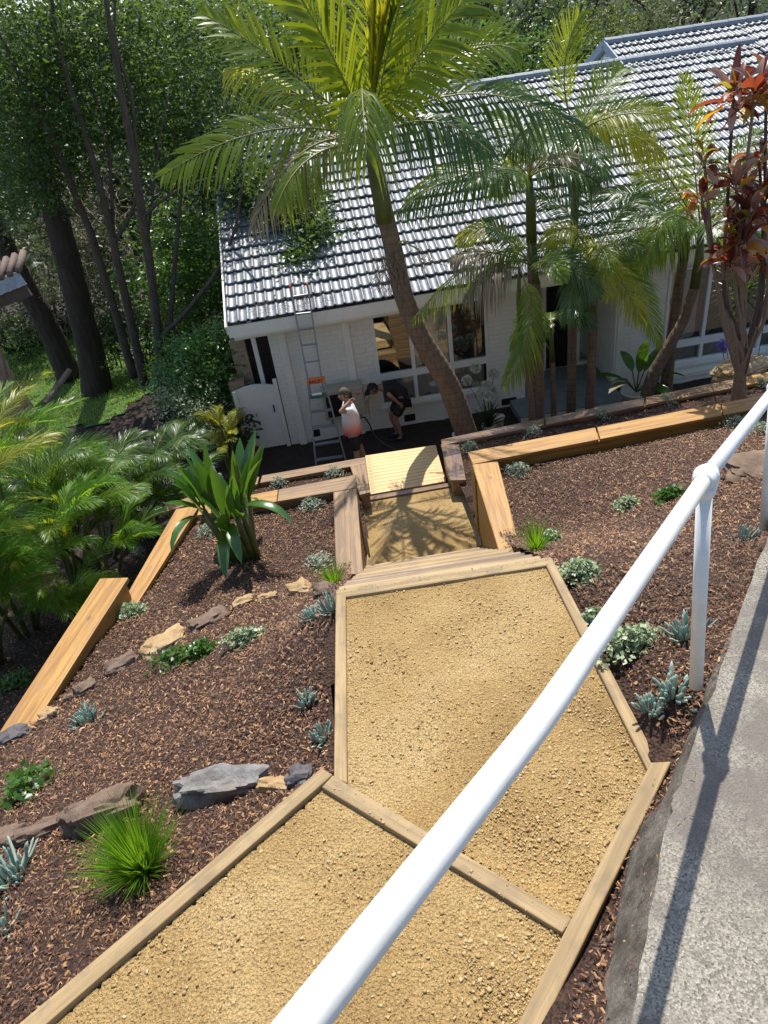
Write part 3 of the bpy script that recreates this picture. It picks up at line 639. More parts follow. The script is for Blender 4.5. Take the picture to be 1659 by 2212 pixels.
# back slopes
def slab(pts,th,mat,name,parent=house):
    m=MB(); lo=[Vector(p)-Vector((0,0,th)) for p in pts]; m.hexa(lo+[Vector(p) for p in pts]); return m.build(name,mat,parent)
slab([(-1.6,17.92,5.12),(7.7,17.92,5.12),(7.7,23.5,2.86),(-1.6,23.5,2.86)],.06,M['tile_cap'],'back_slope')
slab([(7.5,18.82,5.50),(16.5,18.82,5.50),(16.5,24,3.4),(7.5,24,3.4)],.06,M['tile_cap'],'back_slope')
tiles('roof_tiles',7.5,10.65,(17.60-EY)/cs+.05,L2,EY,EZ,SL,house,M['tile'])
# raised gable at the left end of the back roof: sky-lit wall with louvre box
m=MB(); m.add([(7.62,18.1,5.14),(7.62,22.4,3.7),(7.62,18.82,5.43),(7.66,18.1,5.14),(7.66,22.4,3.7),(7.66,18.82,5.43),(7.62,18.1,3.9),(7.66,18.1,3.9)],[(0,2,1,6),(3,7,4,5),(0,3,5,2),(2,5,4,1)]); m.build('gable_panel',plain('pale_blue_cladding',(.42,.50,.58),.5),house)
m=MB(); m.bar((7.50,17.7,5.09),(7.50,18.84,5.52),.035,.16); m.bar((7.50,18.84,5.52),(7.50,22.4,4.05),.035,.16); m.build('barge_board',plain('blue_grey_barge',(.30,.36,.43),.5),house)
m=MB(); m.box(7.46,7.58,18.35,18.7,4.95,5.28); m.build('vent_box',M['whitepaint'],house)
# ridge caps
def ridge(x0,x1,y,z,name='ridge_cap',n=.42):
    k=int((x1-x0)/n); m=MB()
    for i in range(k+1):
        xa=x0+i*n; xb=xa+n+.02; r0=.13; r1=.118
        ring=[]
        for x,r in ((xa,r0),(xb,r1)):
            for a in (-20,0,35,65,90,115,145,180,200):
                t=R_(a); ring.append((x,y-math.cos(t)*r*1.05,z+math.sin(t)*r*.75-.0))
        m.add(ring,[(j,j+1,j+10,j+9) for j in range(8)]+[tuple(range(9))[::-1]])
    o=m.build(name,M['tile_cap'],house); return o
ridge(-1.6,10.5,17.93,roofz(17.92)+.03); ridge(7.5,16,18.84,roofz(18.82)+.03)
# rafter ceiling so that no sky shows below the tiles
slab([(-1.55,EY+.1,roofz(EY+.1)-.03),(16.4,EY+.1,roofz(EY+.1)-.03),(16.4,17.9,roofz(17.9)-.03),(-1.55,17.9,roofz(17.9)-.03)],.03,M['dark'],'roof_lining')
# windows
def glassm():
    m=NM('window_glass'); g=m.n('ShaderNodeBsdfGlossy'); g.inputs['Roughness'].default_value=.01; g.inputs['Color'].default_value=(.85,.9,.9,1)
    t=m.n('ShaderNodeBsdfTransparent'); t.inputs[0].default_value=(.96,.98,.97,1)
    f=m.n('ShaderNodeLayerWeight'); f.inputs['Blend'].default_value=.35; a=m.n('ShaderNodeMath',operation='ADD'); a.inputs[1].default_value=.20; m.l(f.outputs['Fresnel'],a.inputs[0])
    x=m.n('ShaderNodeMixShader'); m.l(a.outputs[0],x.inputs[0]); m.l(t.outputs[0],x.inputs[1]); m.l(g.outputs[0],x.inputs[2]); m.l(x.outputs[0],m.out.inputs[0]); return m.m
M['glass']=glassm()
M['curtain']=plain('pale_curtain',(.86,.88,.80),.8,0,.12,2)
def window(x0,x1,z0,z1,mull,tz0,tz1,curt):
    fr=.05; y0,y1=WY-.025,WY+.05; m=MB()
    m.box(x0,x0+fr,y0,y1,z0,z1); m.box(x1-fr,x1,y0,y1,z0,z1); m.box(x0+fr,x1-fr,y0,y1,z1-fr,z1); m.box(x0+fr,x1-fr,y0,y1,z0,z0+fr); m.box(x0+fr,x1-fr,y0,y1,tz0,tz1)
    for a in mull: m.box(a-.035,a+.035,y0-.004,y1,z0+fr,tz0); m.box(a-.035,a+.035,y0-.004,y1,tz1,z1-fr)
    w=m.build('window',M['whitepaint'],house,bevel=.004)
    xs=[x0+fr]+list(mull)+[x1-fr]
    for i in range(len(xs)-1):
        for za,zb in ((z0+fr,tz0),(tz1,z1-fr)):
            g=MB(); g.box(xs[i]+.002,xs[i+1]-.002,WY+.012,WY+.018,za,zb); g.build('pane',M['glass'],w)
    s=MB(); s.box(x0-.03,x1+.03,WY-.09,WY-.027,z0-.05,z0); s.build('sill',M['whitepaint'],w)
    c=MB()
    for xa,xb,za,zb in curt:
        n=int((xb-xa)/.05); v=[]
        for i in range(n+1):
            x=xa+(xb-xa)*i/n; yy=WY+.085+.02*math.sin(i*1.9)+.01*math.sin(i*.7); v+=[(x,yy,za+.02*math.sin(i*.8)),(x,yy,zb)]
        c.add(v,[(2*i,2*i+2,2*i+3,2*i+1) for i in range(n)])
    if curt: c.build('curtain',M['curtain'],w)
    r=MB(); r.box(x0-.4,x1+.4,15.4,15.5,-.3,2.45); r.box(x0-.4,x0-.35,WY+.26,15.4,-.3,2.45); r.box(x1+.35,x1+.4,WY+.26,15.4,-.3,2.45); r.box(x0-.4,x1+.4,WY+.26,15.4,-.3,-.2); r.build('room',plain('dim_room',(.10,.09,.075),.9),w)
window(wx0,wx1,wz0,wz1,(1.54,2.27),1.02,1.15,[(.9,2.9,.55,1.02),(1.6,2.22,1.15,2.25)])
window(rx0,rx1,rz0,rz1,(7.22,8.4),.66,.80,[(6.5,9.5,.36,.7),(6.5,7.1,.8,2.2)])
m=MB(); m.box(6.4,9.7,WY-.22,WY-.005,-.3,.12); m.build('planter_ledge',M['brick_cream'],house)
m=MB(); m.box(6.38,9.72,WY-.25,WY-.003,.123,.20); m.build('ledge_cap',M['brick_cream'],house)
for x0,x1,z0,z1 in ((1.24,1.46,.07,.22),(-.58,-.44,.09,.24),(3.2,3.5,.06,.2),(7.5,8.0,-.2,-.02)):
    m=MB(); m.box(x0,x1,WY-.006 if x0<7 else WY-.226,WY+.02,z0,z1); 
    for k in range(5): m.box(x0+.01,x1-.01,WY-.010 if x0<7 else WY-.23,WY-.0062 if x0<7 else WY-.2262,z0+.012+k*.028,z0+.022+k*.028)
    m.build('air_vent',M['blackplastic'],house)
# porch and door recess
m=MB(); m.box(3.36,5.42,11.72,13.6,-.1,.15); m.build('porch_slab',M['porch'],house,bevel=.01)
m=MB(); m.box(3.36,5.42,11.70,11.717,-.1,.12); m.build('porch_brick_edge',M['brick_cream'],house)
m=MB(); m.box(3.43,5.75,13.6,13.75,-.2,.17); m.box(3.43,5.75,13.6,13.75,2.25,2.5); m.box(3.43,4.36,13.6,13.75,.17,2.25); m.build('recess_wall',M['cream'],house)
m=MB()
for xx in (4.40,5.12,5.68): m.box(xx-.04,xx+.04,13.55,13.62,.15,2.3)
m.box(4.44,5.64,13.55,13.62,2.22,2.3); m.box(5.16,5.64,13.55,13.62,.15,.22); m.box(5.16,5.64,13.55,13.62,1.02,1.12); m.build('door_frame',M['whitepaint'],house)
d=MB(); d.box(4.44,5.08,13.58,13.61,.17,2.22); d.build('door',M['dark'],house)
for za,zb in ((.22,1.02),(1.12,2.22)):
    g=MB(); g.box(5.16,5.64,13.59,13.60,za,zb); g.build('sidelight_pane',M['glass'],house)
m=MB(); m.box(5.1,5.7,13.8,13.85,0,1.1); m.build('sidelight_curtain',M['curtain'],house)
m=MB(); 
for k in range(11): m.box(5.455,5.497,WY+.02+k*.1,WY+.105+k*.1,-.1,2.45)
m.box(5.498,5.75,WY+.252,13.6,-.1,2.45); m.build('ribbed_side_panel',M['cream'],house)
# leaf litter in the gutter course
m=MB()
for k in range(420):
    cxx=random.choice([-1.15,-.95,-.3,-.28,-.6,.1]); x=cxx+random.gauss(0,.10); s=random.uniform(.02,.34); y=EY+s*cs; z=roofz(y)+.045+random.uniform(0,.02); a=random.uniform(0,6.3); l=random.uniform(.02,.06)
    m.add([(x,y,z),(x+l*math.cos(a),y+l*math.sin(a)*.8,z+l*math.sin(a)*.4+.01),(x+.008,y,z+.008)],[(0,1,2)])
m.build('leaf_litter',M['frond_brown'],house)['kind']='stuff'

# ------------------------------------------------------------------ gate, side wall, carport shade panel, neighbour
gt=thing('garden_gate','arched cream side gate beside the left corner of the house','gate',(-1.5,12.55,0))
m=MB(); n=12; v=[]
for i in range(n+1):
    x=-1.88+.76*i/n; zt=1.28+.07*math.sin(math.pi*i/n); 
    v+=[(x,12.52,.02),(x,12.52,zt),(x,12.57,zt),(x,12.57,.02)]
m.add(v,[(4*i,4*i+4,4*i+5,4*i+1) for i in range(n)]+[(4*i+1,4*i+5,4*i+6,4*i+2) for i in range(n)]+[(4*i+2,4*i+6,4*i+7,4*i+3) for i in range(n)]+[(0,1,2,3),(4*n+3,4*n+2,4*n+1,4*n)])
m.build('gate_panel',M['cream'],gt)
for xx in (-1.12,-1.90): 
    m=MB(); m.box(xx-.0,xx+.075,12.46,12.515,0,1.42 if xx>-1.5 else 1.3); m.build('gate_post',M['cream'],gt,bevel=.006)
m=MB(); m.box(-1.22,-1.2,12.49,12.52,.75,.9); m.build('latch',M['blackplastic'],gt)
bw=MB(); bw.box(-1.78,-1.5,12.9,18,0,2.1); bw.box(-1.95,-1.66,12.62,13.3,0,1.42); o=bw.build('side_brick_wall',M['brick_raw'],None,origin=(-1.7,12.7,0)); tag(o,'unpainted brown brick wall running back beside the gate','brick wall')
pp=MB(); pp.box(-1.36,-1.28,12.75,12.83,0,2.46); o=pp.build('carport_post',M['whitepaint'],None,origin=(-1.32,12.79,0)); tag(o,'slim pale post holding the left roof overhang above the side passage','post')
fs=MB()  # added boards, coloured dark to stand in for the carport's shaded interior
for k in range(14): fs.box(-1.50+k*.036,-1.468+k*.036,13.02,13.05,0,2.44)
o=fs.build('carport_shade_panel',plain('carport_shade_brown',(.035,.02,.014),.8),None,origin=(-1.25,13.03,0)); tag(o,'dark brown board screen closing the passage behind the gate','screen')
# neighbour's roof corner and brick pier at the far left
nb=aty(20,612,9.5); nt_=thing('neighbour_roof','blue-grey fascia and old tile corner of the neighbouring roof, left edge','roof',tuple(nb))
a=aty(48,600,9.5); b=aty(-120,668,9.5)
m=MB(); m.bar(a,b,.03,.17,(0,0,1)); m.build('fascia',plain('faded_blue_fascia',(.28,.33,.40),.6,0,.25,12),nt_)
m=MB(); m.bar(a+Vector((0,.05,-.17)),b+Vector((0,.05,-.17)),.05,.14); m.build('lower_board',plain('dark_board',(.08,.05,.04),.8),nt_)
m=MB(); 
for k in range(9):
    q=a.lerp(b,k/9*1.0); m.tube([q+Vector((0,-.03,.10)),q+Vector((-.05,.5,.20))],.045,6)
m.build('tile',plain('old_terracotta_tile',(.13,.09,.07),.8,0,.3,10),nt_,smooth=True)
pb_=aty(5,800,13.5); m=MB(); m.box(pb_.x-.9,pb_.x-.02,13.4,13.9,-.5,aty(10,725,13.5).z)
m.hexa([(pb_.x-.9,13.35,-.5),(pb_.x+.3,13.35,-.5),(pb_.x+.3,13.95,-.5),(pb_.x-.9,13.95,-.5),(pb_.x-.9,13.35,1.6),(pb_.x-.0,13.35,1.6),(pb_.x-.0,13.95,1.6),(pb_.x-.9,13.95,1.6)])
o=m.build('brick_pier',M['brick_raw'],None,origin=(pb_.x,13.6,0)); tag(o,'sunlit brown brick pier at the far left edge, below the neighbouring roof','brick pier')
p=aty(125,835,12.0); m=MB(); m.tube([aty(98,872,11.9),aty(150,800,12.6)],[.055,.05],8,wob=.2); 
o=m.build('stone_edging',M['rock_brown'],None,origin=tuple(p)); tag(o,'pale slanting log edging above the sunny palms by the brick pier','log')
# white rail by the hedge
m=MB(); m.bar(aty(448,985,11.6),aty(487,1065,11.0),.05,.03)
o=m.build('white_batten',M['whitepaint'],None,origin=tuple(aty(470,1000,11.5))); tag(o,'thin pale timber batten standing between the hedge and the yellow palm','batten')

# ------------------------------------------------------------------ air conditioner
ac=thing('air_conditioner','beige outdoor air conditioner unit hung on the brick wall behind the ladder','air conditioner',(.1,12.2,.55))
m=MB(); m.box(-.27,.50,12.06,12.38,.60,1.17); m.build('casing',plain('beige_steel',(.40,.36,.27),.5,0,.06),ac,bevel=.015)
m=MB()
for k in range(16): m.box(-.20+k*.030,-.186+k*.030,12.045,12.055,.66,1.08)
for k in range(3): m.box(-.20,.27,12.047,12.053,.70+k*.17,.71+k*.17)
m.build('grille',M['blackplastic'],ac)
m=MB(); m.box(-.21,.28,12.057,12.0595,.65,1.1); m.build('fan_opening',M['dark'],ac)
for xx in (-.18,.38):
    m=MB(); m.box(xx,xx+.04,12.08,12.49,.55,.59); m.box(xx,xx+.04,12.45,12.49,.3,.55); m.build('bracket',M['alu'],ac)
m=MB(); m.box(.36,.45,12.056,12.059,1.03,1.05); m.build('badge',plain('red_badge',(.5,.05,.03)),ac)
m=MB(); m.tube([(.5,12.2,.8),(.58,12.38,.82),(.6,12.44,.6),(.6,12.44,.05)],.022,8); m.box(.52,.66,12.40,12.49,.88,1.06); m.build('pipe_cover',M['cream'],ac)
# ------------------------------------------------------------------ ladder
def lad(p): return atplane(p[0],p[1],(0,11.15,0),(0,1,-.258))
ld=thing('ladder','aluminium ladder with an orange top cap leaning on the gutter','ladder',tuple(lad(z5(940,1470))))
fl=lad(z5(838,1470)); fr_=lad(z5(1052,1435)); 
lo=lambda p,q,z: p+(q-p)*((z-p.z)/(q.z-p.z))
cl=lad(z5(778,880)); crr=lad(z5(897,862)); tl=lad(z5(655,205)); tr=lad(z5(778,188)); ul=lad(z5(790,960)); ur=lad(z5(893,900))
fl=lo(fl,cl,.02); fr_=lo(fr_,crr,.02)
for n_,a,b in (('side_rail',fl,cl),('side_rail',fr_,crr),('upper_side_rail',lad(z5(800,960))+Vector((0,.04,0)),tl),('upper_side_rail',lad(z5(892,940))+Vector((0,.04,0)),tr)):
    m=MB(); m.bar(a,b,.028,.055,(0,-1,0)); m.build(n_,M['alu'],ld,bevel=.003)
for a,b in (((668,262),(785,243)),((690,388),(812,374)),((703,500),(828,485)),((735,612),(850,600)),((760,736),(868,722))):
    m=MB(); m.tube([lad(z5(*a))+Vector((0,.035,0)),lad(z5(*b))+Vector((0,.035,0))],.016,8); m.build('rung',M['alu'],ld)
for a,b in (((800,1088),(952,1068)),((812,1198),(975,1180)),((826,1322),(1008,1294)),((838,1432),(1032,1405)),((789,985),(925,970))):
    m=MB(); m.bar(lad(z5(*a)),lad(z5(*b)),.075,.022); m.build('tread',M['alu'],ld)
for p in (tl,tr): 
    m=MB(); m.bar(p-Vector((0,.01,.10)),p+Vector((0,.02,.06)),.034,.06,(0,-1,0)); m.build('end_cap',M['orange_plastic'],ld)
ct=[lad(z5(768,852)),lad(z5(900,832)),lad(z5(903,868)),lad(z5(772,886))]
fwd=Vector((0,-.05,0)); m=MB(); m.hexa([ct[3]+fwd,ct[2]+fwd,ct[2]-fwd,ct[3]-fwd,ct[0]+fwd,ct[1]+fwd,ct[1]-fwd,ct[0]-fwd]); capo=m.build('top_cap',M['orange_plastic'],ld,bevel=.006)
cu=bpy.data.curves.new('lettering','FONT'); cu.body='BAILEY'; cu.size=.115; cu.extrude=.002; cu.align_x='CENTER'; cu.align_y='CENTER'
to=bpy.data.objects.new('tmp',cu); col.objects.link(to); dg=bpy.context.evaluated_depsgraph_get(); me=bpy.data.meshes.new_from_object(to.evaluated_get(dg)); bpy.data.objects.remove(to)
me.materials.clear(); me.materials.append(M['blackplastic']); tx=bpy.data.objects.new('lettering',me); col.objects.link(tx)
cc=(ct[0]+ct[1]+ct[2]+ct[3])/4+fwd+Vector((0,-.006,0)); xd=(ct[1]-ct[0]).normalized(); zd=(ct[0]-ct[3]).normalized(); yd=zd.cross(xd).normalized(); zd=xd.cross(yd)
wdt=max(v.co.x for v in me.vertices)-min(v.co.x for v in me.vertices); sc_=(ct[1]-ct[0]).length*.78/wdt
for v in me.vertices: v.co=v.co*sc_
tx.parent=capo; nrm=xd.cross(zd); tx.matrix_local=Matrix.Translation(cc-wloc(capo))@Matrix((xd,zd,nrm)).transposed().to_4x4()
m=MB(); m.bar(lad(z5(795,975))+Vector((0,-.06,.02)),lad(z5(912,958))+Vector((0,-.06,.02)),.09,.05); o=m.build('tool_tray',plain('green_tool_case',(.05,.13,.10),.5),None,origin=tuple(lad(z5(850,968)))); tag(o,'green tool tray resting on the ladder step below the orange cap','tool tray')
m=MB(); m.bar(lad(z5(812,968))+Vector((0,-.09,.055)),lad(z5(880,958))+Vector((0,-.09,.055)),.05,.02); q=m.build('white_label',M['whitepaint'],o)
# hose
hp=[z5(1150,1130),z5(1190,1125),z5(1220,1170),z5(1240,1220),z5(1275,1275),z5(1330,1320)]
hz=[(11.1,None),(11.15,None),(11.3,None),(11.3,None),(11.2,None),(11.0,None)]
m=MB(); m.tube([aty(*p,Y) for p,(Y,_) in zip(hp,hz)]+[Vector((1.3,10.9,.06)),Vector((1.2,10.7,.03))],.014,8); o=m.build('hose',M['blackplastic'],None,smooth=True,origin=tuple(aty(*z5(1240,1220),11.3))); tag(o,'black hose curving from behind the man in the red and white shirt','hose')

# ------------------------------------------------------------------ palms
def bez(a,b,c,n):
    t=np.linspace(0,1,n)[:,None]; a,b,c=[np.array(p,float) for p in (a,b,c)]
    return (1-t)**2*a+2*t*(1-t)*b+t*t*c
def frond_geo(a,b,c,nl,ll,lw,start=.14,ang=62,vee=18,droop=.35,twist=0,rr=.016,face=.5):
    """leaflet strips (3 quads each) + rachis tube; returns V,F(quads),mi"""
    n=40; P=bez(a,b,c,n); T=np.gradient(P,axis=0); T/=np.linalg.norm(T,axis=1)[:,None]
    Lt=np.linalg.norm(np.diff(P,axis=0),axis=1).sum()
    up=np.cross(T.mean(0),np.cross(np.array([0,0,1.]),T.mean(0))); 
    if np.linalg.norm(up)<.05: up=np.array([0,-1.,0])
    up/=np.linalg.norm(up)
    if face:
        tc=CAM-P[n//2]; tc/=np.linalg.norm(tc); up=up*(1-face)+tc*face; up/=np.linalg.norm(up)
    V=[];Fc=[];mi=[]; base=0
    ts=np.linspace(start,.995,nl)
    for side in (-1,1):
        idx=ts*(n-1); i0=np.clip(idx.astype(int),0,n-2); fr=(idx-i0)[:,None]
        p=P[i0]*(1-fr)+P[i0+1]*fr; t=T[i0]*(1-fr)+T[i0+1]*fr
        s=np.cross(t,up); s/=np.linalg.norm(s,axis=1)[:,None]; u=np.cross(s,t)
        tw=math.radians(twist); s2=s*math.cos(tw)+u*math.sin(tw); u2=-s*math.sin(tw)+u*math.cos(tw)
        A=np.radians(ang*(1-.55*ts)+rng.normal(0,3.5,nl))[:,None]; vv=np.radians(vee+rng.normal(0,7,nl))[:,None]
        d=t*np.cos(A)+ (side*s2*np.cos(vv)+u2*np.sin(vv))*np.sin(A)
        L=(ll*np.clip(np.sin(np.pi*(.16+.80*(ts-start)/(1-start)))**.75,.12,1)*rng.uniform(.9,1.06,nl))[:,None]
        w=lw*rng.uniform(.85,1.1,nl)[:,None]; wd=t*.75+d*0; wd=np.cross(np.cross(d,t),d); wd/=np.linalg.norm(wd,axis=1)[:,None]+1e-9
        g=np.array([0,0,-1.]); dr=droop*rng.uniform(.7,1.3,nl)[:,None]
        ring=[]
        for k,(q,ww) in enumerate(((0,.35),(.3,1),(.65,.85),(1,.06))):
            c_=p+d*L*q*(1-.25*dr*q)+g*L*dr*q*q
            ring+= [c_-wd*w*ww/2, c_+wd*w*ww/2]
        R=np.stack(ring,1).reshape(-1,3); V.append(R)
        o=base+8*np.arange(nl)[:,None]; 
        for k in range(3): Fc.append(o+np.array([[2*k,2*k+1,2*k+3,2*k+2]]))
        mi.append(np.zeros(3*nl,int)); base+=8*nl
    # rachis
    ns=5; k=14; Q=bez(a,b,c,k); TT=np.gradient(Q,axis=0); TT/=np.linalg.norm(TT,axis=1)[:,None]
    s=np.cross(TT,up); s/=np.linalg.norm(s,axis=1)[:,None]; u=np.cross(s,TT); r=np.linspace(rr,rr*.25,k)[:,None]
    for j in range(ns):
        pass
    ang_=np.arange(ns)*2*np.pi/ns
    R=(Q[:,None]+s[:,None]*(np.cos(ang_)[None,:,None]*r[:,None])+u[:,None]*(np.sin(ang_)[None,:,None]*r[:,None])).reshape(-1,3)
    V.append(R); o=base+np.arange(k-1)[:,None]*ns; j=np.arange(ns)[None]
    Fc.append(np.stack([o+j,o+(j+1)%ns,o+ns+(j+1)%ns,o+ns+j],-1).reshape(-1,4)); mi.append(np.ones((k-1)*ns,int))
    # a (leaflet F are grouped by k, keep mi length equal)
    F=np.concatenate(Fc); m_=np.concatenate([np.zeros(len(F)-(k-1)*ns,int),np.ones((k-1)*ns,int)])
    return np.concatenate(V),F,m_
def frond(parent,a,b,c,nl=40,ll=.6,lw=.04,mat='frond',name='frond',**k):
    V,F,mi=frond_geo(a,b,c,nl,ll,lw,**k)
    return npmesh(name,V,F,[M[mat] if isinstance(mat,str) else mat,M['rachis']],parent,mi)
def trunk(parent,pts,rads,mat,name='trunk',n=14,wob=.03):
    # smooth through the given points
    P=np.array([tuple(p) for p in pts]); k=len(P); t=np.arange(k); tt=np.linspace(0,k-1,max(12,6*k)); 
    Q=np.stack([np.interp(tt,t,P[:,i]) for i in range(3)],1)
    for _ in range(3): Q[1:-1]=(Q[:-2]+2*Q[1:-1]+Q[2:])/4
    m=MB(); m.tube(Q,list(np.interp(tt,t,rads)),n,wob=wob); return m.build(name,mat,parent,smooth=True)
def radial(parent,C,n,length,seed,elev=(10,65),mats=('frond',),ll=.5,lw=.032,nl=32,sagk=.9,azr=(0,360),droop=.45,name='frond'):
    r=random.Random(seed)
    for i in range(n):
        az=R_(azr[0]+(azr[1]-azr[0])*(i+.5*r.random())/n); el=R_(r.uniform(*elev)); L=length*r.uniform(.8,1.12)
        d=Vector((math.sin(az)*math.cos(el),math.cos(az)*math.cos(el),math.sin(el))); b=C+d*L*.55
        c=C+Vector((d.x,d.y,0)).normalized()*L*(.62+.3*math.cos(el))+Vector((0,0,L*(math.sin(el)*.8-sagk*.42*r.uniform(.7,1.3))))
        frond(parent,C,b,c,nl,1.08*ll*r.uniform(.9,1.1),lw*.75,mats[i%len(mats)],name,droop=droop*r.uniform(.7,1.4),twist=r.uniform(-25,25),vee=r.uniform(0,28))
# --- the big leaning palm
base=aty(1025,952,10.6); tp=[(1025,950,10.75),(968,825,10.7),(905,725,10.65),(868,630,10.6),(850,540,10.55),(826,440,10.5),(808,350,10.45),(800,318,10.45)]
TP=[aty(x,y,Y) for x,y,Y in tp]; TP[0].z=.0
bp=thing('palm_tree','tall leaning palm with a thick ringed trunk and a huge feathery crown over the roof','palm',tuple(TP[0]),'palms in front of the house')
trunk(bp,TP[:6],[.205,.18,.155,.145,.135,.12],M['trunk_palm'],n=20,wob=.02)
m=MB(); m.tube([TP[5]+Vector((0,0,-.25)),TP[5],TP[6],TP[7]+Vector((0,0,.12))],[.128,.128,.105,.07],16); m.build('crown_shaft',M['stem_green'],bp,smooth=True)
Cc=TP[7]+Vector((0,0,.05))
def F3(bx,by,bY,cx_,cy,cY,**k):
    k['lw']=k.get('lw',.04)*.85; k['ll']=k.get('ll',.6)*1.12; k['twist']=0; k['face']=k.get('face',.6); k['vee']=k.get('vee',10)*.5; k['nl']=int(k.get('nl',40)*.9); return frond(bp,Cc,aty(bx,by,bY),aty(cx_,cy,cY),**k)
F3(600,215,10.2,352,378,9.7,nl=54,ll=.62,lw=.046,vee=4,droop=.30,ang=66,twist=-12)           # long left one
F3(730,120,9.9,600,-90,9.4,nl=56,ll=.80,lw=.060,vee=14,droop=.12,ang=60,twist=25)            # broad one rising at the top
F3(640,140,10.6,440,30,10.9,nl=46,ll=.65,lw=.042,vee=25,droop=.15,twist=35)                  # upper left spray
F3(560,130,10.9,488,150,11.2,nl=34,ll=.5,lw=.036,mat='frond_yellow',droop=.7,vee=-10)         # yellow tail behind it
F3(768,50,9.3,792,330,8.3,nl=30,ll=.72,lw=.034,start=.30,vee=-12,droop=.9,ang=58,mat='frond') # folding towards the viewer
F3(640,250,10.0,545,490,9.6,nl=40,ll=.5,lw=.032,vee=-5,droop=.7,mat='frond_brown')           # old browning one
F3(650,300,9.8,600,440,9.3,nl=34,ll=.5,lw=.034,vee=-5,droop=.7,mat='frond')
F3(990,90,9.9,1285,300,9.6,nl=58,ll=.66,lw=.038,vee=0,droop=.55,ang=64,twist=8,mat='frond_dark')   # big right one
F3(920,60,9.8,1050,-40,9.5,nl=50,ll=.72,lw=.055,vee=8,droop=.22,twist=-25)                    # top right
F3(840,70,10.2,905,-120,10.0,nl=40,ll=.75,lw=.05,vee=30,droop=.05)
F3(800,80,10.6,790,-120,10.9,nl=40,ll=.7,lw=.045,vee=25,droop=.1)
F3(960,120,10.9,1075,60,11.3,nl=42,ll=.6,lw=.034,vee=20,droop=.15,twist=-30)
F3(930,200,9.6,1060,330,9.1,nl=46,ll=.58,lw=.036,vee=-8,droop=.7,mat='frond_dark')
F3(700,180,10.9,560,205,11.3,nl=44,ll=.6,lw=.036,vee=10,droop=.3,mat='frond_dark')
F3(1000,40,9.6,1120,110,9.3,nl=38,ll=.5,lw=.04,vee=5,droop=.2,mat='frond')
# spear leaves
for (x,y,Y,mt) in ((812,-60,10.1,'frond_yellow'),(880,-40,10.2,'frond'),(848,-20,9.9,'frond_yellow')):
    frond(bp,Cc,aty(810,120,10.3),aty(x,y,Y),26,.5,.05,mt,'spear_leaf',ang=20,vee=40,droop=.02,start=.3)
def strings(parent,C,n,rad,ln,seed):
    r=random.Random(seed); m=MB()
    for i in range(n):
        a=r.uniform(0,6.28); q=C+Vector((math.cos(a)*rad*r.random(),math.sin(a)*rad*.5*r.random(),r.uniform(-.1,.1))); pts=[q]
        for k in range(5): pts.append(pts[-1]+Vector((r.gauss(0,.05),r.gauss(0,.03),-ln/5*r.uniform(.5,1.2))))
        m.tube(pts,.0045,3,cap=False)
    return m.build('flower_stalk',M['cane'],parent)
strings(bp,aty(832,560,10.35),40,.22,.55,3); strings(bp,aty(900,545,10.3),16,.2,.35,4)
m=MB(); m.tube([aty(846,535,10.5),aty(870,520,10.35),aty(905,540,10.3)],.014,6); m.build('flower_stem',M['rachis'],bp)

def palm(label,tpx,rads,shaft,fronds,seed=1,rad=None,green=0,strs=False):
    TP=[aty(*p) for p in tpx]
    if TP[0].z<1.2: TP[0].z=0 if TP[0].y>10 else TP[0].z
    t=thing('palm_tree',label,'palm',tuple(TP[0]),'palms in front of the house')
    k=len(TP)-shaft
    trunk(t,TP[:k],rads[:k],M['trunk_palm'],n=12)
    if shaft: m=MB(); m.tube([TP[k-1]-(TP[k]-TP[k-1]).normalized()*.02]+TP[k:],[rads[k-1]*1.05]+rads[k:],12); m.build('crown_shaft',M['stem_green'],t,smooth=True)
    C=TP[-1]
    for (bx,by,bY,cx_,cy,cY,kw) in fronds: frond(t,C,aty(bx,by,bY),aty(cx_,cy,cY),**kw)
    if rad: radial(t,C,seed=seed,**rad)
    return t,C
sm=dict(nl=40,ll=.42,lw=.026)
def kw(**k): d=dict(sm); d.update(k); d['ll']*=1.14; d['lw']*=.78; d['nl']=int(d['nl']*1.1); d['face']=.55; return d
palm('palm with a straight dark trunk and drooping arched fronds, right of the big leaning palm',
 [(1156,915,11.0),(1155,760,11.0),(1152,620,11.0),(1148,520,11.0),(1146,430,11.0),(1143,385,11.0)],[.13,.10,.088,.082,.075,.045],2,
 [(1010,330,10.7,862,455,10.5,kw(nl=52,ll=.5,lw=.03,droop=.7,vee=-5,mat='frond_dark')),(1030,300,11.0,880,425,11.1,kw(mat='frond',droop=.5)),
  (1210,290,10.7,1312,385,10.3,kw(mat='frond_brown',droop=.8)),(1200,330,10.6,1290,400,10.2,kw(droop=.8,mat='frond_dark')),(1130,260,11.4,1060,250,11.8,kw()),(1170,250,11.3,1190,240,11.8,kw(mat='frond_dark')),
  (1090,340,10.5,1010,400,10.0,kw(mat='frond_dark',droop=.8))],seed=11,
 rad=dict(n=5,length=1.5,elev=(15,70),mats=('frond_dark','frond'),ll=.42,lw=.026,nl=34))
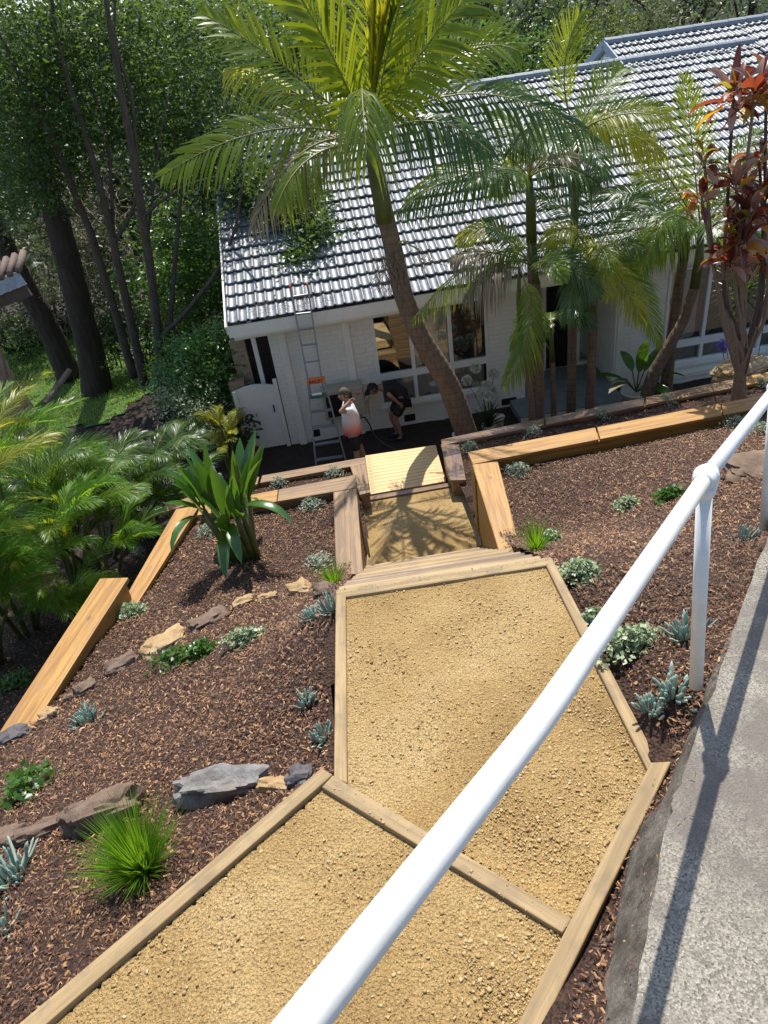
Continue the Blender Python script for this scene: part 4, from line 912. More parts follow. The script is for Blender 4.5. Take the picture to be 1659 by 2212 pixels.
palm('bright crowned palm high behind the others, its fronds against the roof tiles',
 [(1235,840,11.35),(1238,640,11.35),(1242,460,11.35),(1243,360,11.35),(1244,286,11.35)],[.09,.072,.062,.055,.035],1,
 [(1310,235,11.0,1432,335,10.6,kw(nl=52,ll=.5,lw=.03,mat='frond_yellow',droop=.55,vee=0)),(1290,200,11.6,1345,150,11.9,kw(ll=.5,vee=25,droop=.1)),(1330,215,11.3,1440,240,11.2,kw(ll=.5)),
  (1190,160,11.5,1250,35,11.6,kw(nl=30,ll=.5,lw=.024,vee=20,droop=.05,ang=46,mat='frond',start=.25)),(1160,190,11.0,1070,190,10.7,kw(mat='frond',droop=.4)),(1180,230,10.8,1100,330,10.4,kw(droop=.7,mat='frond_dark'))],seed=5,
 rad=dict(n=4,length=1.4,elev=(0,40),mats=('frond_dark','frond_yellow'),ll=.42,lw=.026,nl=34))
palm('slim double-stemmed palm beside the porch with one hanging frond over the agapanthus',
 [(1168,915,10.6),(1166,800,10.6),(1165,700,10.6),(1160,610,10.6),(1150,575,10.6)],[.085,.07,.06,.05,.028],1,
 [(1080,470,10.3,892,690,9.9,kw(nl=50,ll=.36,lw=.026,droop=.9,vee=-10,mat='frond')),(1040,520,10.3,975,560,10.1,kw(mat='frond_brown',droop=.9)),
  (1230,520,10.3,1290,640,10.0,kw(mat='frond_dark')),(1060,440,10.9,990,520,11.0,kw(mat='frond_yellow',droop=.6)),(1190,540,9.9,1215,605,9.5,kw(ll=.3,lw=.04,droop=.2))],seed=21,
 rad=dict(n=3,length=.9,elev=(35,65),mats=('frond_dark','frond'),ll=.34,lw=.022,nl=28))
palm('thin green-stemmed young palm whose low frond hangs in front of the white wall',
 [(1155,905,10.4),(1148,850,10.4),(1125,760,10.4),(1120,650,10.4),(1122,580,10.4)],[.05,.045,.04,.035,.025],2,
 [(1180,690,10.1,1090,830,9.7,kw(nl=40,ll=.42,lw=.032,droop=.6,vee=-10,mat='frond')),(1060,560,10.2,1010,640,10.0,kw(mat='frond_brown',droop=1.)),(1100,500,10.3,1050,480,10.2,kw(mat='frond_dark'))],seed=31)
palm('short slender palm with a dark tufted crown in front of the door',
 [(1198,905,10.9),(1195,840,10.9),(1193,780,10.9),(1190,700,10.9)],[.055,.05,.045,.03],1,
 [(1240,640,10.6,1280,700,10.4,kw(mat='frond_dark',ll=.3)),(1150,640,10.5,1110,760,10.1,kw(mat='frond',ll=.36,droop=.6))],seed=41,
 rad=dict(n=4,length=.7,elev=(20,70),mats=('frond_dark',),ll=.3,lw=.022,nl=26))
palm('palm with yellow hanging fronds standing before the right end of the porch',
 [(1274,890,10.9),(1277,800,10.9),(1282,700,10.9),(1283,620,10.9),(1284,560,10.9)],[.088,.075,.066,.055,.032],1,
 [(1290,450,10.5,1315,640,10.0,kw(nl=46,ll=.44,lw=.03,mat='frond_yellow',droop=.35,vee=0,twist=0)),(1370,540,10.5,1425,745,10.1,kw(nl=50,ll=.44,lw=.03,mat='frond',droop=.3,vee=5)),(1340,580,10.2,1385,690,9.9,kw(mat='frond_yellow',droop=.4)),
  (1220,440,10.8,1180,530,10.6,kw(mat='frond_yellow',droop=.6)),(1230,420,11.2,1150,430,11.4,kw(mat='frond_dark')),(1340,420,11.0,1400,430,11.0,kw(mat='frond_dark')),(1280,400,11.2,1260,380,11.6,kw(mat='frond_dark')),(1250,520,10.3,1225,690,9.9,kw(mat='frond_dark',droop=.8))],seed=51,
 rad=dict(n=6,length=1.3,elev=(0,55),mats=('frond_dark','frond'),ll=.38,lw=.025,nl=32))
palm('palm with a bent trunk leaning right from the white pot, green shaft at top',
 [(1389,872,11.0),(1405,820,11.0),(1450,740,11.0),(1478,690,11.0),(1500,620,11.0),(1510,560,11.0),(1514,500,11.0)],[.125,.11,.095,.085,.075,.072,.05],2,
 [(1430,400,10.7,1395,575,10.2,kw(nl=46,ll=.44,lw=.03,droop=.5,vee=0,mat='frond')),(1500,350,11.2,1478,165,11.5,kw(nl=44,ll=.5,lw=.032,vee=10,droop=.05,mat='frond')),(1420,330,11.0,1370,285,11.1,kw(nl=44,ll=.5,mat='frond_yellow',vee=10,droop=.3)),
  (1600,370,11.0,1680,330,11.0,kw(nl=46,ll=.5,mat='frond')),(1580,330,11.4,1640,280,11.7,kw(ll=.5,mat='frond')),(1440,380,11.3,1370,380,11.4,kw(mat='frond')),(1570,430,10.6,1640,520,10.3,kw(mat='frond_dark',droop=.7))],seed=61,
 rad=dict(n=6,length=1.5,elev=(0,50),mats=('frond','frond_dark'),ll=.42,lw=.027,nl=34))
palm('palm with a darker upright trunk crossing behind the bent one at the window',
 [(1438,862,11.5),(1445,780,11.5),(1456,698,11.5),(1468,610,11.5),(1476,560,11.5),(1484,500,11.5)],[.12,.10,.09,.085,.08,.05],1,
 [(1400,470,11.1,1350,640,10.8,kw(mat='frond',droop=.5)),(1430,420,11.2,1330,480,11.1,kw(mat='frond_dark')),(1390,400,11.7,1300,420,11.9,kw(mat='frond_dark')),(1420,460,11.0,1340,560,10.7,kw(mat='frond_yellow',droop=.6))],seed=71,
 rad=dict(n=6,length=1.3,elev=(-5,45),mats=('frond_dark','frond'),ll=.4,lw=.026,nl=32))

# ------------------------------------------------------------------ leafy masses
def leafquads(P,size,asp=.5,up=.3,seed=0,fold=.25,sv=.5):
    r=np.random.default_rng(seed); n=len(P); s=size*r.uniform(1-sv,1+sv,n)[:,None]
    d=r.normal(0,1,(n,3)); d[:,2]=d[:,2]*.6-.15; d/=np.linalg.norm(d,axis=1)[:,None]
    nn=r.normal(0,1,(n,3)); nn[:,2]+=up*2; s_=np.cross(d,nn); s_/=np.linalg.norm(s_,axis=1)[:,None]+1e-9; u=np.cross(s_,d)
    a=P; b=P+d*s*.5+s_*s*asp*.5+u*s*fold*.3; c=P+d*s; e=P+d*s*.5-s_*s*asp*.5+u*s*fold*.3
    V=np.stack([a,b,c,e],1).reshape(-1,3); k=4*np.arange(n)[:,None]
    F=np.concatenate([k+np.array([[0,1,2]]),k+np.array([[0,2,3]])]); return V,F
def clumps(blobs,per,cl=.16,seed=0,shell=.55,nclump=None):
    """blobs: (centre,(rx,ry,rz),leaf count); leaves gather in twig clusters"""
    r=np.random.default_rng(seed); out=[]
    for c,rad,n in blobs:
        nc=max(6,n//per); d=r.normal(0,1,(nc,3)); d/=np.linalg.norm(d,axis=1)[:,None]; q=r.uniform(shell**3,1,nc)[:,None]**(1/3)
        q*=1+.22*np.sin(d[:,:1]*5+seed)*np.cos(d[:,2:3]*6)
        q*=1+.35*r.random((nc,1)); cc=np.array(c)+d*q*np.array(rad); k=(r.random(n)**1.35*nc).astype(int); out.append(cc[k]+r.normal(0,cl,(n,3))*np.array([1,1,.7])*(.6+.9*r.random((n,1))))
    return np.concatenate(out)
def tree(label,stems,blobs,mat,barkm,leafsize=.09,per=26,cl=.15,seed=1,name='tree',group=None,cat='tree',asp=.5,shell=.5,base=None,trunkname='trunk',n=10,up=.3):
    b=base or stems[0][0][0]; t=thing(name,label,cat,tuple(b),group)
    kf=.74 if barkm is M['bark_grey'] else .88
    for pts,r in stems: trunk(t,pts,[q*kf for q in r],barkm,trunkname,n=n,wob=.06)
    if blobs:
        V,F=leafquads(clumps(blobs,per,cl,seed,shell),leafsize,asp,up,seed); npmesh('crown',V,F,M[mat],t)
    return t
A=aty
def blob(x,y,Y,rx,rz,n,ry=None): 
    c=A(x,y,Y); return (tuple(c),(rx,ry or rx*.9,rz),n)
# big forked tree by the lawn: three slender stems rising through the upper left
def st_(pts,Y,Y2=None): 
    k=len(pts); return [A(x,y,Y+((Y2-Y)*i/(k-1) if Y2 else 0)) for i,(x,y) in enumerate(pts)]
G='trees around the lawn and beyond the house'
tree('tall slender tree nearest the house, its branches overhanging the left end of the roof',
 [(st_([(356,905),(348,798),(336,678),(324,573),(312,498),(299,408),(282,306),(262,204),(238,68),(222,-60)],14.6,14.2),[.17,.13,.12,.115,.11,.10,.085,.07,.06,.05]),
  (st_([(350,770),(357,800),(369,678),(381,528),(386,470),(396,380)],14.6,14.9),[.08,.09,.07,.06,.05,.03]),
  (st_([(348,728),(399,678),(459,603),(492,543),(512,480),(528,360)],14.5,13.6),[.07,.065,.055,.045,.035,.02]),
  (st_([(308,470),(340,440),(400,400),(470,380)],14.4,13.8),[.05,.04,.03,.015]),(st_([(300,400),(292,300),(285,200),(245,90),(250,-30)],14.4,14.6),[.05,.045,.04,.035,.03]),
  (st_([(315,560),(330,420),(345,300),(365,200)],14.5,14.6),[.04,.03,.025,.02])],
 [blob(330,60,16.4,1.3,1.0,3000),blob(400,150,16.8,1.3,1.1,2600),blob(300,180,15.8,1.1,1.1,2300),blob(430,240,17.2,1.1,1.0,1900),blob(360,290,16.6,1.0,.9,1900),blob(420,340,16.2,.8,.6,1500),blob(500,80,18.0,1.2,1.1,2600),
  blob(625,430,14.6,.62,.36,3200),blob(668,500,13.9,.42,.34,1700),blob(565,400,15.0,.55,.34,1500),blob(655,560,13.3,.28,.17,420),blob(505,400,15.4,.35,.5,800),blob(470,500,14.4,.3,.35,320)],
 'leaf_tree',M['bark_grey'],.10,16,.16,3,group=G)
tree('leaning twin-stemmed tree left of the tall slender one, full of small glossy leaves',
 [(st_([(312,830),(279,678),(258,588),(246,528),(218,408),(184,289),(146,170),(119,61),(105,-60)],15.2,14.6),[.14,.12,.11,.10,.085,.07,.055,.045,.03]),
  (st_([(246,528),(262,500),(285,460),(300,400)],15,14.9),[.06,.055,.05,.03]),(st_([(246,528),(242,430),(236,330),(215,230),(170,130)],15,15.3),[.05,.045,.04,.03,.02])],
 [blob(180,60,15.8,1.3,1.1,2900),blob(230,150,16.0,1.0,1.0,2000),blob(120,170,15.8,1.1,1.0,2200),blob(200,260,16.2,.9,.8,1300),blob(90,60,16.,1.1,1.1,2200),blob(60,20,16.2,1.2,1.1,2000)],
 'leaf_tree',M['bark_grey'],.082,16,.17,5,group=G)
tree('long grey stem leaning up to the far left corner with leaves at its top',
 [(st_([(289,815),(255,693),(222,588),(195,498),(170,442),(126,323),(68,211),(20,112),(-40,20)],15.6,14.8),[.14,.12,.11,.10,.09,.08,.065,.05,.04])],
 [blob(20,180,15.6,1,1,2000),blob(40,300,15.6,1,.9,1900),blob(110,370,15.7,.9,.6,1300),blob(10,390,14.4,.6,.6,1500),blob(80,240,15,.9,.7,1800),blob(30,80,14.8,.9,.9,2200)],
 'leaf_tree',M['bark_grey'],.085,16,.17,7,group=G)
tree('massive dark furrowed trunk standing in the middle of the lawn',
 [(st_([(216,872),(196,760),(170,660),(146,560),(122,470),(95,390),(70,280),(40,120)],17.5,17.2),[.46,.36,.34,.32,.30,.27,.24,.2])],[blob(120,330,17,1.2,.9,1600),blob(60,250,17,1.2,1,1500)],'leaf_dark',M['bark_dark'],.12,22,.16,8,group=G,n=18)
tree('second dark furrowed trunk leaning left at the edge of the lawn',
 [(st_([(150,815),(120,740),(85,670),(50,610),(20,550),(-20,470),(-80,330)],19,18.6),[.40,.33,.31,.29,.27,.24,.2])],[blob(10,420,18.5,1.3,1,1500)],'leaf_dark',M['bark_dark'],.12,22,.16,9,group=G,n=18)
# understorey behind the lawn
def shrubm(label,blobs,mat,size,seed,cat='shrub',name='shrub',per=20,cl=.10,group=None,asp=.5,stems=True,shell=.4,ground=0.):
    c=np.mean([b[0] for b in blobs],axis=0); b=(c[0],c[1],ground); r=random.Random(seed); ss=[]
    if stems:
        for bl in blobs:
            for _ in range(2): 
                q=Vector(bl[0]); ss.append(([Vector((c[0]+r.gauss(0,.12),c[1]+r.gauss(0,.12),ground)),Vector((c[0],c[1],ground)).lerp(q,.55)+Vector((r.gauss(0,.08),0,.05)),q],[.02,.015,.008]))
    t=thing(name,label,cat,b,group)
    for p_,r_ in ss[:8]: trunk(t,p_,r_,M['bark_grey'],'stem',n=6)
    V,F=leafquads(clumps(blobs,per,cl,seed,shell),size,asp,.35,seed); npmesh('foliage',V,F,M[mat],t); return t
shrubm('glossy dense hedge shrub beside the garden gate, below the roof corner',[blob(455,790,13.3,.72,.62,3600),blob(480,740,13.5,.5,.4,1600),blob(400,800,13.4,.6,.6,2200),blob(430,850,13.2,.6,.5,1900),blob(500,830,13.1,.35,.5,900)],'leaf_hedge',.085,12,name='hedge_shrub',group=None)
shrubm('pale tangled climber below the glossy hedge, above the shaded palms',[blob(405,880,12.4,.5,.45,1500),blob(370,850,12.8,.4,.4,900),blob(420,940,12.0,.35,.4,900)],'leaf_varieg',.05,13,name='climber')
shrubm('dark bushy shrub behind the slender trees, right of the lawn',[blob(420,640,16.5,1.1,.9,2600),blob(370,560,17,1.2,1,2600),blob(440,700,16,.9,.6,1800),blob(455,560,16.4,.8,1.,1800)],'leaf_cover',.11,14,group='understorey bushes behind the lawn')
shrubm('shaded bush with a pale broken branch between the two slender trees',[blob(300,640,19,1.3,1.1,2300),blob(300,720,18.5,1.2,.5,1500)],'leaf_dark',.12,15,group='understorey bushes behind the lawn')
shrubm('low spiky dark bush on the lawn just right of the massive trunk',[blob(240,735,18.5,.6,.6,900)],'leaf_dark',.16,16,asp=.15,group='understorey bushes behind the lawn')
shrubm('grey-green bush left of the massive trunk at mid height',[blob(60,560,22,1.8,1.6,2600),blob(100,480,23,1.8,1.2,2400),blob(20,660,21.5,1.2,.9,1500)],'leaf_olive',.12,17,group='understorey bushes behind the lawn')
shrubm('dark bush at the foot of the wood behind the second furrowed trunk',[blob(60,720,23,2.2,.8,2400),blob(160,700,24,2,.9,2200),blob(-30,690,22,1.5,1,1200)],'leaf_dark',.14,18,group='understorey bushes behind the lawn')
# dry twig tangle
r=random.Random(5); m=MB()
for i in range(330):
    p=A(r.uniform(90,330),r.uniform(380,640),r.uniform(18.5,20.5)); pts=[p]; d=Vector((r.gauss(0,1),r.gauss(0,.5),r.gauss(0,.8))).normalized()
    for k in range(4): d=(d+Vector((r.gauss(0,.5),r.gauss(0,.3),r.gauss(0,.4)))).normalized(); pts.append(pts[-1]+d*r.uniform(.12,.4))
    m.tube(pts,.009,3,cap=False)
o=m.build('dry_twigs',M['cane'],None,origin=tuple(A(200,640,19.5))); tag(o,'tangle of bare grey twigs behind the slender leaning stems','dead twigs',kind='stuff')
# the wood beyond the house and lawn
WT=[ # x,y(center px),Y,rx,rz,n,mat,size,label
 (60,120,27,3.6,3.2,5200,'leaf_dark',.17,'dark leafy tree filling the far upper left of the wood'),
 (230,330,26,3.2,2.6,4600,'leaf_dark',.16,'dark crown behind the leaning stems at left'),
 (420,260,27,3.4,3.0,5200,'leaf_tree',.16,'glossy green crown behind the long left palm frond'),
 (330,520,25,3.0,2.0,4200,'leaf_dark',.15,'low dark crown behind the tall slender tree'),
 (430,470,24,2.2,2.4,3800,'leaf_cover',.15,'mid green crown against the left end of the roof'),
 (80,400,28,3.8,3.0,4600,'leaf_olive',.16,'olive crown beyond the lawn at left'),
 (590,90,30,4.2,3.2,6500,'leaf_bright',.17,'sunlit yellow-green tree behind the upper left palm spray'),
 (500,20,33,4.6,3.6,6000,'leaf_bright',.18,'bright leafy treetop against the small gap of sky'),
 (760,60,31,4.0,3.4,5200,'leaf_dark',.17,'dark crown hidden behind the top palm fronds'),
 (930,40,30,3.6,3.2,5200,'leaf_olive',.16,'dull green tree behind the right-hand palm fronds'),
 (1090,70,27,3.2,2.9,6200,'leaf_dark',.13,'dark feathery tree with bare lower branches behind the roof ridge'),
 (1210,40,31,3.2,3.6,5200,'leaf_bright',.15,'yellow-green tree between the dark feathery tree and the grey-green one'),
 (1330,60,33,3.8,3.2,6800,'leaf_olive',.14,'grey-green tree above the raised gable'),
 (1480,20,36,4.2,3.6,6800,'leaf_olive',.15,'grey-green tree behind the upper ridge at right'),
 (1630,0,34,4.2,3.4,5600,'leaf_dark',.16,'dark tree in the upper right corner'),
 (1010,150,24,2.0,1.4,2600,'leaf_cover',.13,'low green bush just behind the roof ridge'),
 (1220,130,25,2.2,1.0,2600,'leaf_bright',.13,'low sunlit bush at the left foot of the raised gable'),
 (870,130,25,2.4,1.8,3200,'leaf_cover',.14,'green crown behind the big palm crown')]
for i,(x,y,Y,rx,rz,n_,mt,sz,lb) in enumerate(WT):
    c=A(x,y,Y); r=random.Random(i); bl=[(tuple(c),(rx*.8,rx*.7,rz*.8),n_//2)]
    for k in range(5): bl.append((tuple(c+Vector((r.uniform(-1,1)*rx*.7,r.uniform(-.8,.2)*rx*.5,r.uniform(-.8,.8)*rz*.7))),(rx*.42,rx*.4,rz*.36),n_//10))
    g0=float(gf(c.x,c.y+.5)); b_=Vector((c.x+r.uniform(-.3,.3),c.y+.5,g0)); ss=[([b_,b_.lerp(c,.5)+Vector((r.uniform(-.3,.3),0,0)),c],[.28,.2,.1])]
    for k in range(4):
        ss.append(([b_.lerp(c,.55+.08*k),c+Vector((r.uniform(-1,1)*rx*.5,-.3,r.uniform(-.3,.5)*rz)),c+Vector((r.uniform(-1,1)*rx*.85,-.4,r.uniform(-.2,.8)*rz))],[.10,.06,.02]))
    tree(lb,ss,bl,mt,M['bark_dark'],sz,24,.24,100+i,group=G,n=8,shell=.35)
# far wooded slope closing the valley
def hill(x,y): 
    x=np.asarray(x,float); y=np.asarray(y,float); return -5.2+np.clip((y-38)/40,0,1)**1.2*17+1.2*np.sin(x*.12)*np.clip((y-40)/20,0,1)
sheet('hill',hill,np.arange(-70,100,3.),np.arange(37,110,3.),plain('wooded_slope',(.022,.035,.014),1,0,.3,3),rel=.4)
P=np.stack([rng.uniform(-50,75,15000),rng.uniform(40,62,15000),np.zeros(15000)],1); P[:,2]=hill(P[:,0],P[:,1])+rng.uniform(0,3.5,15000)*(.6+.4*np.sin(P[:,0]*.8)*np.cos(P[:,1]*.9))
V,F=leafquads(P,.55,.6,.3,77); o=npmesh('far_wood',V,F,M['leaf_dark']); tag(o,'far wooded slope closing the view behind the roof and garden trees','woodland',kind='stuff')

# ------------------------------------------------------------------ areca palms at the left
def areca(label,bx,by,tx,ty,Y,nst,nf,L,mats,seed,spread=.35,ll=.36,nl=34,lw=.017,ztop=None):
    g=A(bx,by,Y); z0=float(gf(g.x,g.y)); B=Vector((g.x,g.y,z0)); T=A(tx,ty,Y)
    t=thing('areca_palm',label,'palm',tuple(B),'clumping palms along the left boundary'); r=random.Random(seed); H=max(.7,T.z-z0-L*.55)
    for s in range(nst):
        a=r.uniform(0,6.28); q=B+Vector((math.cos(a)*spread*.6,math.sin(a)*spread*.6,0)); top=B+Vector((math.cos(a)*spread*1.8,math.sin(a)*spread*1.8,H*r.uniform(.25,1.02)))
        trunk(t,[q,q.lerp(top,.5)+Vector((0,0,.05)),top],[.035,.03,.022],M['stem_green'],'cane',n=6)
        for k in range(nf+1):
            az=a+R_(r.uniform(-110,110))+(3.14 if r.random()<.12 else 0); el=R_(r.uniform(48,88)); l=1.12*L*r.uniform(.75,1.15)
            d=Vector((math.cos(az)*math.cos(el),math.sin(az)*math.cos(el),math.sin(el))); b=top+d*l*.6; c=top+Vector((math.cos(az),math.sin(az),0))*l*(.55+.35*math.cos(el))+Vector((0,0,l*(math.sin(el)*.85-.28)))
            frond(t,top,b,c,nl+10,ll*r.uniform(.95,1.25),lw*.72,mats[(s*nf+k)%len(mats)],face=.12,droop=r.uniform(.2,.5),vee=r.uniform(15,40),ang=46,rr=.009)
    return t
areca('large sunny bright green clumping palm at the far left edge',30,1330,90,870,7.6,6,7,1.35,('areca','areca','frond_yellow'),1)
areca('low clumping palm at the lower left edge, in front of the large sunny one',-40,1420,20,1150,6.8,5,6,1.0,('areca',),2,.3,.34)
areca('sunny clumping palm with arching fronds second from the left edge',150,1290,190,960,8.2,6,7,1.15,('areca','areca','frond'),3)
areca('dark clumping palm behind the sunny ones, in front of the massive trunk',230,1230,240,900,9.6,6,7,1.3,('frond_dark','frond_dark','areca'),4)
areca('shaded clumping palm right of the dark one, below the slender tree',330,1150,345,890,10.2,6,7,1.2,('frond_dark',),5)
areca('shaded narrow clumping palm near the climber, left of the strappy plant',400,1090,385,920,10.8,5,6,.95,('frond_dark',),6,.3,.34)
areca('clumping palm with low fronds over the shaded mulch beside the orange cap',215,1250,250,1110,8.3,5,6,.8,('areca','frond_dark'),8,.3,.3)
areca('tall clumping palm furthest back on the left, before the brick pier',60,1160,75,900,10.0,5,6,1.2,('frond_dark','areca'),9)
areca('small yellow clumping palm in front of the garden gate',490,985,495,850,11.6,3,5,.55,('frond_yellow',),7,.1,.2,20,.02)

# ------------------------------------------------------------------ broad-leaved plants
def bladeleaf(m,a,d,L,W,bend=.5,fold=.25,tw=0,n=7,mi=0,stalk=.0,shape='paddle'):
    """one broad leaf: 4-wide strip along an arching midrib"""
    a=Vector(a); d=Vector(d).normalized(); side=d.cross(Vector((0,0,1)));
    if side.length<.05: side=Vector((1,0,0))
    side.normalize(); side=Matrix.Rotation(tw,3,d)@side; rows=[]; p=a.copy(); dd=d.copy(); st=L/n
    for i in range(n+1):
        t=i/n
        if shape=='paddle': w=W*max(.03,math.sin(math.pi*min(1,max(0,(t-stalk)/(1-stalk)))**.85)**.7) if t>stalk else W*.08
        else: w=W*(.35+.65*math.sin(math.pi*(t*.8+.1)))*(1-t**3) +.001
        nrm=side.cross(dd).normalized(); rows.append((p-side*w/2+nrm*w*fold,p+Vector((0,0,0)),p+side*w/2+nrm*w*fold))
        dd=(dd+Vector((0,0,-bend/n*(.4+1.4*t)))).normalized(); side=(side-dd*side.dot(dd)).normalized(); p=p+dd*st
    v=[q for r_ in rows for q in r_]; f=[]
    for i in range(n): f+=[(3*i,3*i+1,3*i+4,3*i+3),(3*i+1,3*i+2,3*i+5,3*i+4)]
    m.add(v,f,mi)
# big strappy plant on the left bed
B=atf(535,1203,left_f); r=random.Random(3)
sp=thing('strelitzia_plant','large plant with broad glossy upright leaves on stout stalks in the left mulch bed','plant',tuple(B))
stk=MB()
tops=[]
for i in range(13):
    a=2*math.pi*i/13; q=B+Vector((math.cos(a)*.17*r.uniform(.4,1),math.sin(a)*.13*r.uniform(.4,1),-.02)); e=B+Vector((math.cos(a)*.2+r.gauss(-.05,.04),math.sin(a)*.17,r.uniform(.42,.72)))
    stk.tube([q,q.lerp(e,.5)+Vector((0,0,.02)),e],[.045,.038,.025],7); tops.append((e,a))
stk.build('stalk',M['stem_green'],sp,smooth=True)
for i,(e,a) in enumerate(tops*3):
    el=r.uniform(58,88) if i<33 else r.uniform(20,50); aa=a+r.gauss(0,.35)
    if i in (3,4): el=25
    d=Vector((math.cos(aa)*math.cos(R_(el)),math.sin(aa)*math.cos(R_(el)),math.sin(R_(el))))
    m=MB(); bladeleaf(m,e-d*.05,d,r.uniform(.50,.80) ,r.uniform(.10,.14),bend=r.uniform(.15,.7) if el>40 else 1.8,fold=.22,tw=r.gauss(0,.5),stalk=.08); m.build('leaf',M['leaf_big'],sp,smooth=True)
# pots
def pot(name,label,cat,p,rt,rb,h,mat,group=None,hollow=True):
    m=MB(); n=28; pr=[(rb*.98,0),(rb,.004),(rt*.97,h*.9),(rt*1.04,h*.92),(rt*1.04,h),(rt*.93,h),(rt*.90,h*.86),(.001,h*.85)]
    v=[(p[0]+math.cos(2*math.pi*j/n)*q,p[1]+math.sin(2*math.pi*j/n)*q,p[2]+z) for q,z in pr for j in range(n)]
    m.add(v,[(i*n+j,i*n+(j+1)%n,(i+1)*n+(j+1)%n,(i+1)*n+j) for i in range(len(pr)-1) for j in range(n)])
    o=m.build(name,mat,None,smooth=True,origin=tuple(p)); tag(o,label,cat,group); return o
p=A(1372,872,11.25); p.z=0.14; wp=pot('plant_pot','large round white pot beside the bent palm, below the banana-like leaves','pot',p,.27,.18,.42,plain('glazed_white_pot',(.62,.60,.55),.35,0,.05))
t=thing('banana_plant','broad-leaved plant growing in the large white pot near the window','plant',(p.x,p.y,.5)); r=random.Random(9)
for i,(az,el,L,W) in enumerate(((-95,78,.75,.2),(10,60,.6,.18),(60,35,.6,.2),(150,20,.65,.2),(200,30,.6,.18),(-150,25,.6,.17),(-60,10,.55,.2),(100,50,.5,.18),(-20,25,.6,.2))):
    d=Vector((math.cos(R_(az))*math.cos(R_(el)),math.sin(R_(az))*math.cos(R_(el)),math.sin(R_(el)))); q=Vector((p.x,p.y,.52)); e=q+d*.25+Vector((0,0,.15)); m=MB(); m.tube([q,e],.012,6); m.build('stalk',M['stem_green'],t)
    m=MB(); bladeleaf(m,e,d,L,W,bend=.9,fold=.12,tw=r.gauss(0,.5)); m.build('leaf',M['frond_brown'] if i==5 else M['leaf_big'],t,smooth=True)
GA_='white pots by the leaning palm'
ag=[]
for (x,y,Y,lb) in ((992,935,11.35,'small white pot left of the foot of the big leaning palm'),(1056,920,11.5,'white pot right of the leaning palm foot, holding white agapanthus'),(1075,905,11.75,'white pot half hidden behind the agapanthus leaves')):
    p=A(x,y,Y); p.z=0.0; pot('plant_pot',lb,'pot',p,.13,.10,.24,M['whitepaint'],GA_); ag.append(p)
def agap(label,p,nl,fl,fcol,L=.5,seed=1,n=8):
    t=thing('agapanthus',label,'flowering plant',tuple(p)); r=random.Random(seed); m=MB()
    for i in range(nl):
        az=r.uniform(0,6.28); el=R_(r.uniform(35,80)); d=Vector((math.cos(az)*math.cos(el),math.sin(az)*math.cos(el),math.sin(el))); bladeleaf(m,p+Vector((r.gauss(0,.03),r.gauss(0,.03),0)),d,L*r.uniform(.7,1.1),.025,bend=1.3,fold=.2,n=6,shape='strap')
    m.build('leaves',M['leaf_dark'] if fcol=='w' else M['leaf_cover'],t)
    fm=M['flower_w'] if fcol=='w' else M['flower_b']
    for q in fl:
        m=MB(); m.tube([p,p.lerp(q,.5)+Vector((0,0,.06)),q],.006,5); m.build('flower_stalk',M['stem_green'],t); m=MB()
        for k in range(46):
            d=Vector((r.gauss(0,1),r.gauss(0,1),r.gauss(.2,.8))).normalized(); u=d.orthogonal().normalized(); e=q+d*.06; s=.014
            m.tube([q,e],.002,3,cap=False)
            for j in range(3):
                w_=Matrix.Rotation(2.1*j+k,3,d)@u; m.add([e,e+d*.034+w_*.034,e+d*.044+w_*.014,e+d*.026+w_*.004+d.cross(w_)*.02],[(0,1,2),(0,2,3)])
        m.build('flower_head',fm,t)
M['flower_w']=leaf('white_petal',(.55,.56,.48),(.80,.80,.72),.3,(.7,.7,.55),.5); M['flower_b']=leaf('lilac_petal',(.28,.25,.62),(.45,.42,.80),.3,(.5,.4,.9),.5)
agap('white agapanthus in bloom in pots between the leaning palm and the white wall',ag[1]+Vector((0,0,.2)),55,[A(1028,795,11.5),A(1008,822,11.4),A(1066,808,11.6),A(1052,832,11.4),A(1042,848,11.3),A(1055,856,11.2),A(1064,846,11.4)],'w',.6,2)
p=A(1580,830,11.3); p.z=.0; agap('lilac-blue agapanthus in bloom near the red-leaved cordyline',p,20,[A(1559,744,11.2),A(1571,752,11.1),A(1588,742,11.3)],'b',.5,3)
p=A(1640,770,10.8); p.z=.0; agap('second lilac agapanthus at the far right edge behind the cordyline stems',p,14,[A(1653,680,10.8)],'b',.5,4)
# dark potted shrub by the gate
p=A(545,985,12.1); p.z=0; pot('plant_pot','terracotta pot with a dark bush beside the gate','pot',p,.16,.12,.26,M['terracotta'])
shrubm('dark bush growing in the terracotta pot beside the gate',[((p.x,p.y,.62),(.28,.25,.28),420)],'leaf_dark',.10,31,name='potted_shrub',cl=.05,ground=.22)
# yucca-like spiky plant by the right window
t=thing('spiky_plant','spiky dark green rosette plant in front of the right-hand window','plant',tuple(A(1590,790,10.6))); r=random.Random(4); C=A(1605,640,10.6); m=MB()
g_=A(1600,800,10.6); g_.z=0; trunk(t,[g_,g_.lerp(C,.6),C],[.06,.05,.04],M['cane'],'trunk',n=8)
for i in range(90):
    az=r.uniform(0,6.28); el=R_(r.uniform(-45,75)); d=Vector((math.cos(az)*math.cos(el),math.sin(az)*math.cos(el),math.sin(el))); bladeleaf(m,C+Vector((0,0,r.uniform(-.15,.15))),d,r.uniform(.5,.75),.035,bend=.35,fold=.2,n=5,shape='strap')
m.build('leaves',M['frond_dark'],t)
